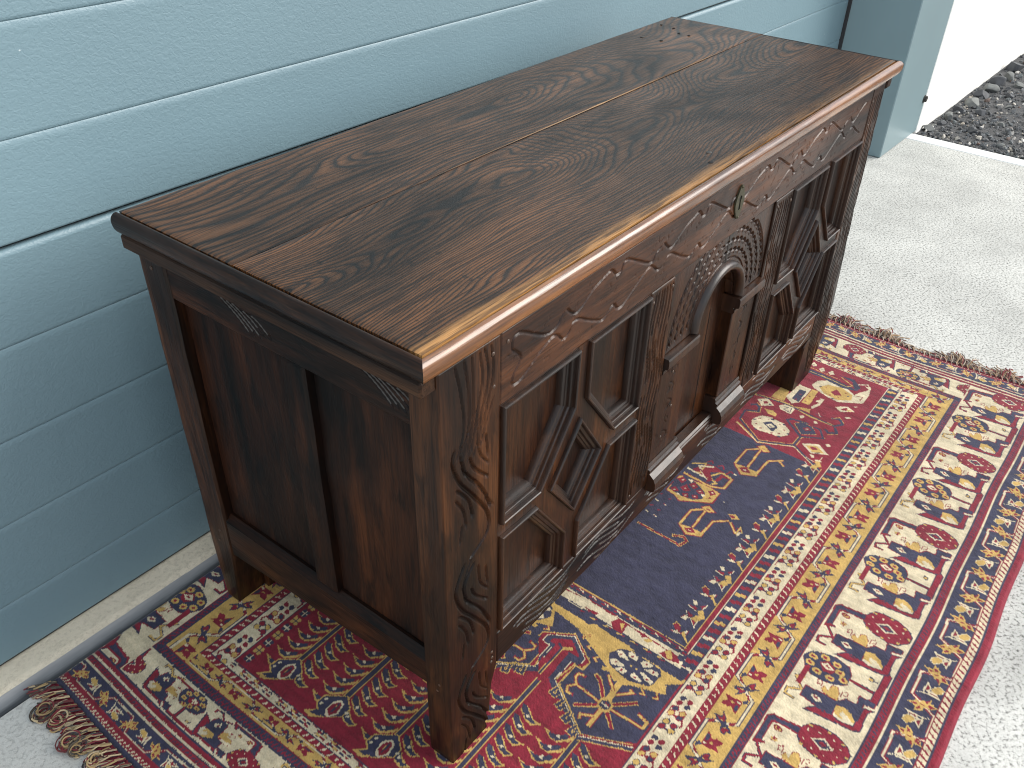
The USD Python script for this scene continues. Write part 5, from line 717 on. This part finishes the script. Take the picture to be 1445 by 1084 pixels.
# scalloped inner edge of the arch
tt = np.linspace(0, np.pi, 200); rin = ARR - 0.0095 - 0.0035 * np.abs(np.sin(tt * 8)); q = np.vstack([np.stack([ARX + (ARR - .004) * np.cos(tt), ARZ + (ARR - .004) * np.sin(tt)], 1), np.stack([ARX + rin * np.cos(tt), ARZ + rin * np.sin(tt)], 1)[::-1]])
obj("scalloped_edge", prism(q, lambda p: np.stack([p[:, 0], np.full(len(p), YF + .010), p[:, 1]], 1), lambda p: np.stack([p[:, 0], np.full(len(p), YF + .0228), p[:, 1]], 1)), M_MO, arch)
for k, (a, b) in enumerate(((0.5112, 0.598), (0.748, 0.834))):
    rr = random.Random(40 + k); gp_ = []
    for m in range(5):
        z = 0.262 + m * 0.031; x = (a + b) / 2
        gp_ += [([(x + rr.uniform(-.012, .012), z), (x + rr.uniform(-.008, .008), z + .012), (x + rr.uniform(-.012, .012), z + .024)], .0024, .0015)]
        c0 = rr.uniform(0, 6.28); th_ = np.linspace(0, 4, 7); gp_ += [(np.stack([x + rr.uniform(-.012, .012) + .005 * np.cos(c0 + th_), z + .01 + .005 * np.sin(c0 + th_)], 1), .0020, .0012)]
    obj("pilaster", carved(const(a, b), 0.235, 0.4105, front(YF + 0.004), 0.0014, gp_, 0.0012, 0.0006, 0.0195, 30 + k), M_ZP, arch, smooth=True)
    PI_ = [(YF + .0235, .4105), (YF + .001, .4105), (YF - .001, .4140), (YF - .001, .4185), (YF + .002, .4190), (YF + .002, .4220), (YF - .007, .4235), (YF - .0085, .4265), (YF - .0085, .4380), (YF - .007, .4410), (YF + .0235, .4420)]
    PB_ = [(YF + .0235, .2355), (YF + .003, .2355), (YF + .001, .2320), (YF + .001, .2270), (YF - .003, .2255), (YF - .003, .2190), (YF - .006, .2165), (YF - .0110, .2120), (YF - .0150, .2040), (YF - .0160, .1950), (YF - .0145, .1880), (YF - .010, .1845), (YF - .0005, .1840), (YF - .0005, .1810), (YF + .0235, .1810)]
    for nm, pf in (("impost", PI_), ("plinth", PB_)):
        ex = 0.0065
        obj(nm, prism(pf, lambda p, a=a, e=ex: np.stack([np.full(len(p), a - (e if a > .6 else .0005)), p[:, 0], p[:, 1]], 1), lambda p, b=b, e=ex: np.stack([np.full(len(p), b + (e if b < .7 else .0005)), p[:, 0], p[:, 1]], 1)), M_MO, arch)
obj("sill_bead", box(0.6052, 0.7412, YF + 0.002, YF + 0.0235, 0.1968, 0.2045, 0.003), M_MO, arch)
for a, b in ((0.6275, 0.6283), (0.7, 0.7006)): obj("crack", box(a, b, YF + .0228, YF + .0236, 0.21, 0.43, 0.0002), M_HOLE, arch)
# --- left end: framed panels
obj("rear_stile", carved(lambda v: (np.interp(v, [0, .11, .125, .7], [.4745, .461, .4585, .4585]), np.interp(v, [0, .06, .12, .7], [.5035, .509, .512, .512])), Z0, ZT, side(0.0285), 0.0022, (), 0.003, 0.001, 0.05, 50), M_Z, chest, smooth=True)
arcs = []
for y0, z0 in ((0.356, 0.629), (0.126, 0.633)):
    for k, (o, c) in enumerate(((0, 0), (-.011, .004), (-.021, .003), (-.034, .012), (-.048, .020))): arcs.append(([(y0 + o, z0 - c * .2), (y0 - .020 + o, z0 - .010), (y0 - .040 + o, z0 - .024), (y0 - .052 + o + c * .6, z0 - .036 + c)], .0036, .0032))
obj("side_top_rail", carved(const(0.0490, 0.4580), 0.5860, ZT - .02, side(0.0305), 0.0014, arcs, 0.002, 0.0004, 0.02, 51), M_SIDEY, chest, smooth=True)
M_DUST = simple("pale_dust", (0.10, 0.094, 0.086), 0.9, 0.1)
for k, (q, w, d) in enumerate(arcs):            # old pale wax left in the cuts
    q = smooth_path(q, 0.002); a, b = (2, -3) if k % 5 < 3 else (5, -7)
    q = q[a:b]; obj("wax_line", tube(np.stack([np.full(len(q), 0.0312), q[:, 0], q[:, 1]], 1), 0.0009 + 0.0003 * np.sin(np.arange(len(q)) * 1.7), 4), M_DUST, chest)
V_ = [(0.0295, .1450), (0.0295, .2005), (0.0405, .2095), (0.048, .2095), (0.048, .140)]
lowz = lambda p, y: np.stack([p[:, 0], np.full(len(p), y), p[:, 1] + np.where(p[:, 1] < .19, (y - .25) * -0.07, 0)], 1)
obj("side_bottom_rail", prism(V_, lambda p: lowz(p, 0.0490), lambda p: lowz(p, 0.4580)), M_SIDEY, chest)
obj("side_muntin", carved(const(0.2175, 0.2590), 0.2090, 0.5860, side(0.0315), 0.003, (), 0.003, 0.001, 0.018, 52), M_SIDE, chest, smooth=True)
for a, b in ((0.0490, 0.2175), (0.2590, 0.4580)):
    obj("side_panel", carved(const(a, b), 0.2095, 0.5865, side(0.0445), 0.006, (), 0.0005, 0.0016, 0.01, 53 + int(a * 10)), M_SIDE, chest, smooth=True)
obj("cleat", box(0.006, 0.0282, 0.0105, 0.500, 0.6508, 0.6705, 0.0025), M_END, chest)
obj("cleat", box(1.295, 1.318, 0.0105, 0.500, 0.6508, 0.6705, 0.0025), M_END, chest)
obj("rear_leg", cat([box(0.0795, 0.118, 0.462, 0.508, Z0, 0.66, 0.002)]), M_Z, chest)
obj("rear_stile", box(1.22, 1.30, 0.4585, 0.512, Z0, ZT, 0.003), M_Z, chest)
obj("right_end", box(1.270, 1.288, 0.068, 0.4580, 0.14, ZT, 0.002), M_SIDE, chest)
obj("back_board", box(0.118, 1.2198, 0.490, 0.508, 0.14, ZT, 0.002), M_SIDE, chest)
obj("bottom_board", box(0.06, 1.265, 0.05, 0.488, 0.150, 0.166, 0.002), M_SIDE, chest)
for x, z in ((0.112, 0.652), (0.1135, 0.610), (0.113, 0.170), (0.112, 0.150), (0.1138, 0.158), (0.1245 + .012, 0.655), (0.4525, 0.56), (0.503, 0.565), (0.845, 0.565), (0.897, 0.56), (0.455, 0.21), (0.895, 0.212), (1.2215, 0.645), (1.228, 0.60), (0.545, 0.40), (0.556, 0.33), (0.535, 0.28)):
    d = 0.0028; m = trimesh.creation.icosphere(subdivisions=1, radius=d); m.apply_scale([1, 0.6, 1]); m.apply_translation((x, YF + 0.0002, z)); obj("peg", m, M_PEG, chest, smooth=True)
for y, z in ((0.487, 0.62), (0.480, 0.17), (0.487, 0.145), (0.03, 0.16), (0.026, 0.175)):
    m = trimesh.creation.icosphere(subdivisions=1, radius=0.0028); m.apply_scale([0.6, 1, 1]); m.apply_translation((0.0285, y, z)); obj("peg", m, M_PEG, chest, smooth=True)
# --- keyhole plate
tt = np.linspace(0, 2 * np.pi, 40, endpoint=False); ew = 0.0125 * (1 + 0.10 * np.cos(4 * tt)); ep = np.stack([0.6795 + ew * np.sin(tt) * (1 - 0.25 * np.abs(np.cos(tt)) ** 3), 0.6290 + 0.0265 * np.cos(tt)], 1)
kh = shapely.geometry.Point(0.6795, 0.6350).buffer(0.0042).union(Polygon([(0.6775, 0.634), (0.6815, 0.634), (0.6828, 0.617), (0.6762, 0.617)]))
epg = Polygon(ep).difference(kh); pm = lambda y: (lambda p: np.stack([p[:, 0], np.full(len(p), y), p[:, 1]], 1))
v2, f = trimesh.creation.triangulate_polygon(epg, engine="earcut"); rim = [np.array(epg.exterior.coords)[:-1], np.array(epg.interiors[0].coords)[:-1]]
V, F, o = [pm(YF - .0018)(v2)], [f], len(v2)
for r in rim:
    k = len(r); V += [pm(YF - .0018)(r), pm(YF + .001)(r)]; i = np.arange(k); j = (i + 1) % k; F += [np.stack([o + i, o + j, o + k + j], 1), np.stack([o + i, o + k + j, o + k + i], 1)]; o += 2 * k
esc = obj("keyhole_plate", (np.vstack(V), np.concatenate(F)), M_BRASS, chest)
obj("keyhole", prism(np.array(kh.exterior.coords)[:-1], pm(YF - .0004), pm(YF + .0008)), M_HOLE, esc)
for z in (0.6525, 0.6055): m = trimesh.creation.icosphere(subdivisions=1, radius=0.0022); m.apply_translation((0.6795, YF - .0016, z)); obj("pin", m, M_BRASS, esc, smooth=True)
# --- lid: two boards and a thumbnail moulding worked round the edge
LX0, LX1, LY0, LY1, LZ = -0.001, 1.3255, -0.001, 0.4965, 0.7000
ML = 0.0118
def lid_board(y0, y1, x0, x1, seed, drop, pits=()):
    sag = lambda U, Vv: 0.0012 * np.sin((U - x0) * 2.1 + seed) + np.where(False, 0, 0)
    return carved(lambda v: (np.full_like(v, x0), np.full_like(v, x1)), y0, y1, lambda u, v, d: np.stack([u, v, LZ - drop - d], 1), 0.004, (), 0.0008, 0.0006, 0.024, seed, None)
obj("lid_board", lid_board(LY0 + ML + .0008, 0.2848, LX0 + ML + .0008, LX1 - ML - .0005, 61, 0.0), M_LID1, chest, smooth=True)
obj("lid_board", lid_board(0.2868, LY1, LX0 + ML + .0008, LX1 - .003, 62, 0.0005), M_LID2, chest, smooth=True)
xs = np.linspace(0.30, 1.20, 120); zz = LZ - 0.0009; wv = 0.0016 * (0.4 + 0.6 * np.clip((xs - 0.42) / 0.2, 0, 1)) * (0.75 + 0.5 * meshkit.noise(np.stack([xs * 25, 0 * xs, 0 * xs], 1), 3)) * np.clip((1.2 - xs) / 0.15, 0.1, 1)
V = np.concatenate([np.stack([xs, 0.2858 - wv * 1.3, np.full_like(xs, zz + .0016)], 1), np.stack([xs, 0.2858 + wv, np.full_like(xs, zz + .0011)], 1)]); n = len(xs); i = np.arange(n - 1)
obj("cracked_edge", (V, np.stack([i, i + 1, n + i + 1, n + i], 1)), M_CRACK, chest)
obj("joint_fillet", box(LX0 + ML + .002, LX1 - ML, 0.2835, 0.2882, 0.676, LZ - 0.0030, 0.0005), M_SIDE, chest)
def mould_profile():
    p = [(0.0, LZ - 0.012), (0.0, LZ - 0.0036), (0.0016, LZ - 0.0040), (0.0022, LZ - 0.0012)]
    p += [(0.0028 + 0.0090 * math.sin(a), LZ - 0.0098 + 0.0092 * math.cos(a)) for a in np.linspace(0.1, math.pi / 2, 9)]
    p += [(0.0116, LZ - 0.0145), (0.0104, LZ - 0.0200), (0.0078, LZ - 0.0245), (0.0020, LZ - 0.0265), (-0.012, LZ - 0.0266)]
    return np.array(p)
MP = mould_profile()
def run(pa, pb, oa, ob, n, seed):
    """Loft the moulding from pa to pb (xy); oa/ob: outward directions at each end (mitres)."""
    pa, pb, oa, ob = map(np.array, (pa, pb, oa, ob)); V = []
    for k in range(n + 1):
        t = k / n; c = pa + (pb - pa) * t; o = oa + (ob - oa) * t if 0 < k < n else (oa if k == 0 else ob)
        if 0 < k < n: o = mid = np.array(run.mid)
        wobble = 0.0005 * (meshkit.noise(np.array([[t * n * 0.35, seed, 0.0]]), seed)[0] - 0.5) * 2
        for (w, z) in MP:
            ww = w + (wobble if w > 0.004 else 0); V.append((c[0] + o[0] * ww, c[1] + o[1] * ww, z + (wobble * 0.5 if w > 0.004 else 0)))
    m = len(MP); F = [(k * m + j, (k + 1) * m + j, (k + 1) * m + j + 1, k * m + j + 1) for k in range(n) for j in range(m - 1)]
    return np.array(V), np.array(F)
ix0, ix1, iy0 = LX0 + ML, LX1 - ML, LY0 + ML
run.mid = (0, -1); obj("lid_moulding", run((ix0, iy0), (ix1, iy0), (-1, -1), (1, -1), 110, 3), M_NOSE, chest, smooth=45, label="worn golden brown front moulding of the lid")
run.mid = (-1, 0); obj("lid_moulding", run((ix0, LY1), (ix0, iy0), (-1, 0), (-1, -1), 48, 5), M_NOSEY, chest, smooth=45)
run.mid = (1, 0); obj("lid_moulding", run((ix1, iy0), (ix1, LY1), (1, -1), (1, 0), 48, 7), M_NOSEY, chest, smooth=45)
cap = np.array([[ix0 - p[0], LY1, p[1]] for p in MP[1:]]); obj("moulding_end", (np.vstack([cap, [[ix0, LY1, LZ - .0266]]]), np.array([(len(cap), k, k + 1) for k in range(len(cap) - 1)])), M_END, chest)

for x, y, r in ((1.127, 0.453, .0042), (1.129, 0.411, .0034), (1.232, 0.442, .0032), (1.204, 0.414, .0030), (1.202, 0.390, .0032), (1.239, 0.475, .0028), (0.650, 0.054, .0042), (0.618, 0.034, .0036)):
    m = trimesh.creation.icosphere(subdivisions=1, radius=r); m.apply_scale([1.25, 1, 0.22]); m.apply_translation((x, y, LZ + 0.0001)); obj("nail", m, M_HOLE if r < .004 else M_BOLT, chest, smooth=True)

# ---------------------------------------------------------------- rug, its woven ends and fringe
rug = build_rug()
rf = np.random.default_rng(77)
YARN = [np.array(c) for c in ((0.44, 0.34, 0.20), (0.33, 0.23, 0.11), (0.16, 0.025, 0.03), (0.36, 0.28, 0.18), (0.05, 0.045, 0.05), (0.08, 0.065, 0.05), (0.11, 0.03, 0.03))]
YARN_R = [np.array(c) for c in ((0.36, 0.26, 0.17), (0.28, 0.18, 0.10), (0.20, 0.05, 0.05), (0.11, 0.07, 0.06), (0.42, 0.35, 0.27), (0.22, 0.15, 0.12))]
def strands(paths, r, palette, rr):
    V, F, C, o = [], [], [], 0
    for p in paths:
        v, f = tube(p, r * rr.uniform(0.8, 1.2), 5); c = palette[int(rr.integers(len(palette)))] * rr.uniform(0.75, 1.2); V.append(v); F.append(f + o); C.append(np.repeat(c[None], len(v), 0)); o += len(v)
    return (np.vstack(V), np.vstack(F)), np.vstack(C)
def flat_weave(x0, x1):
    n = 420; ys = np.linspace(RY0 + .01, RY1 - .003, n); wx = 0.004 * np.sin(ys * 13.0) if x0 < 0 else 0.006 * np.sin(ys * 11.0)
    xs_ = np.linspace(0, 1, 8); X = x0 + (x1 - x0) * xs_[None] + wx[:, None] ; Y = np.repeat(ys[:, None], 8, 1); Z = 0.0045 + 0.0008 * np.sin(Y * 1400 + X * 900) * np.ones_like(X); Z[:, -1] = 0.0012; Z[:, 0] = 0.006
    i, j = np.meshgrid(np.arange(n - 1), np.arange(7), indexing="ij"); a = i * 8 + j
    F = np.stack([a, a + 1, a + 9, a + 8], -1).reshape(-1, 4); F = F if x1 > x0 else F[:, ::-1]
    C = np.array([0.16, 0.016, 0.028]) * (0.7 + 0.6 * rf.random((n * 8, 1)))
    obj("flat_weave", (np.stack([X, Y, Z], -1).reshape(-1, 3), F), M_YARN, rug, smooth=True, color=C)
flat_weave(RX0 + .001, RX0 - 0.019); flat_weave(RX1 - .001, RX1 + 0.013)
y = RY0 + 0.02; k = 0
while y < RY1 - 0.004:
    rr = np.random.default_rng(900 + k); xe = RX0 - 0.004 + 0.004 * math.sin(y * 13.0); paths = []
    step = rr.uniform(0.0105, 0.0135)
    for m in range(9):                          # a twisted V of yarn over the woven end
        a = rr.uniform(-.0022, .0022, 2); L = rr.uniform(.0185, .0235); w = step
        if m < 6: paths.append(smooth_path([(xe + .004, y - .004 + a[0], .0090), (xe - .006, y + .003 + a[0], .0105 + rr.uniform(-.001, .001)), (xe - .0135, y + .0105 + a[1], .0095), (xe - .0195, y + .0185 + a[1], .0060)], 0.003))
        else: paths.append(smooth_path([(xe - .0005, y + .004 + a[0], .0085), (xe - .011, y + .0045 + a[0], .0118), (xe - .0185, y + .0075 + a[1], .0098), (xe - .0225, y + .0140 + a[1], .0050)], 0.003))
    if rr.random() < 0.30 or k == 84:                      # the ends run on into a loose, tangled loop on the concrete
        R = rr.uniform(0.010, 0.019); cx, cy = xe - 0.016 - R * rr.uniform(.7, 1.1), y + rr.uniform(.004, .018)
        for m in range(24):
            a0 = rr.uniform(-1.2, 1.2); t = np.linspace(a0, a0 + rr.uniform(2.2, 5.2), 12); R2 = R * rr.uniform(.45, 1.15); ox, oy = rr.normal(0, .0022, 2)
            paths.append(np.stack([cx + ox + R2 * 1.1 * np.cos(t), cy + oy + R2 * .9 * np.sin(t), 0.0025 + 0.009 * rr.random() + 0.0025 * np.sin(t * 1.3 + m)], 1))
        for m in range(6): paths.append(smooth_path([(xe - .014, y + .010 + rr.uniform(-.003, .003), .007), (cx + R * rr.uniform(-.6, .6), cy + R * rr.uniform(-.6, .6), .008), (cx + R * rr.uniform(-1, .8), cy + R * rr.uniform(-.9, .9), .003)], .003))
    else:
        for m in range(7): q0 = rr.uniform(-.004, .004); paths.append(smooth_path([(xe - .016, y + .013 + q0, .007), (xe - .021 - rr.uniform(0, .004), y + .019 + q0, .0055), (xe - .024 - rr.uniform(0, .009), y + .024 + rr.uniform(-.008, .006), .0025)], .003))
    mm, cc = strands(paths, 0.00120, YARN, rr); obj("tassel", mm, M_YARN, rug, smooth=True, color=cc); y += step; k += 1
y = RY0 + 0.02; k = 0
while y < 0.20:
    rr = np.random.default_rng(1900 + k); xe = RX1 + 0.006 * math.sin(y * 11.0); bunch = 0.5 + 0.5 * math.sin(y * 47.0 + 1.3 * math.sin(y * 19.0)); paths = []
    for m in range(3):
        a = rr.uniform(-.001, .001, 2); paths.append(smooth_path([(xe - .004, y - .005, .0085), (xe + .009, y + .001 + a[0], .0090), (xe + .016, y + .006, .006)], .003))
    for m in range(int(4 + 9 * bunch)):
        L = (0.014 + 0.030 * bunch) * rr.uniform(.5, 1.15); sw = rr.normal(0.004, 0.012); hz = rr.uniform(.002, .006) + (.012 * bunch * rr.random() if rr.random() < .5 else 0)
        paths.append(smooth_path([(xe + .010, y + rr.uniform(-.004, .004), .006), (xe + .014 + L * .35, y + sw * .3 + rr.uniform(-.004, .004), hz + .003), (xe + .014 + L * .75, y + sw * .9 + rr.uniform(-.005, .005), hz), (xe + .014 + L, y + sw * 1.3 + rr.uniform(-.009, .009), max(.0016, hz * rr.uniform(.3, 1.2)))], .004))
    mm, cc = strands(paths, 0.00115, YARN_R, rr); obj("tassel", mm, M_YARN, rug, smooth=True, color=cc); y += 0.0125; k += 1
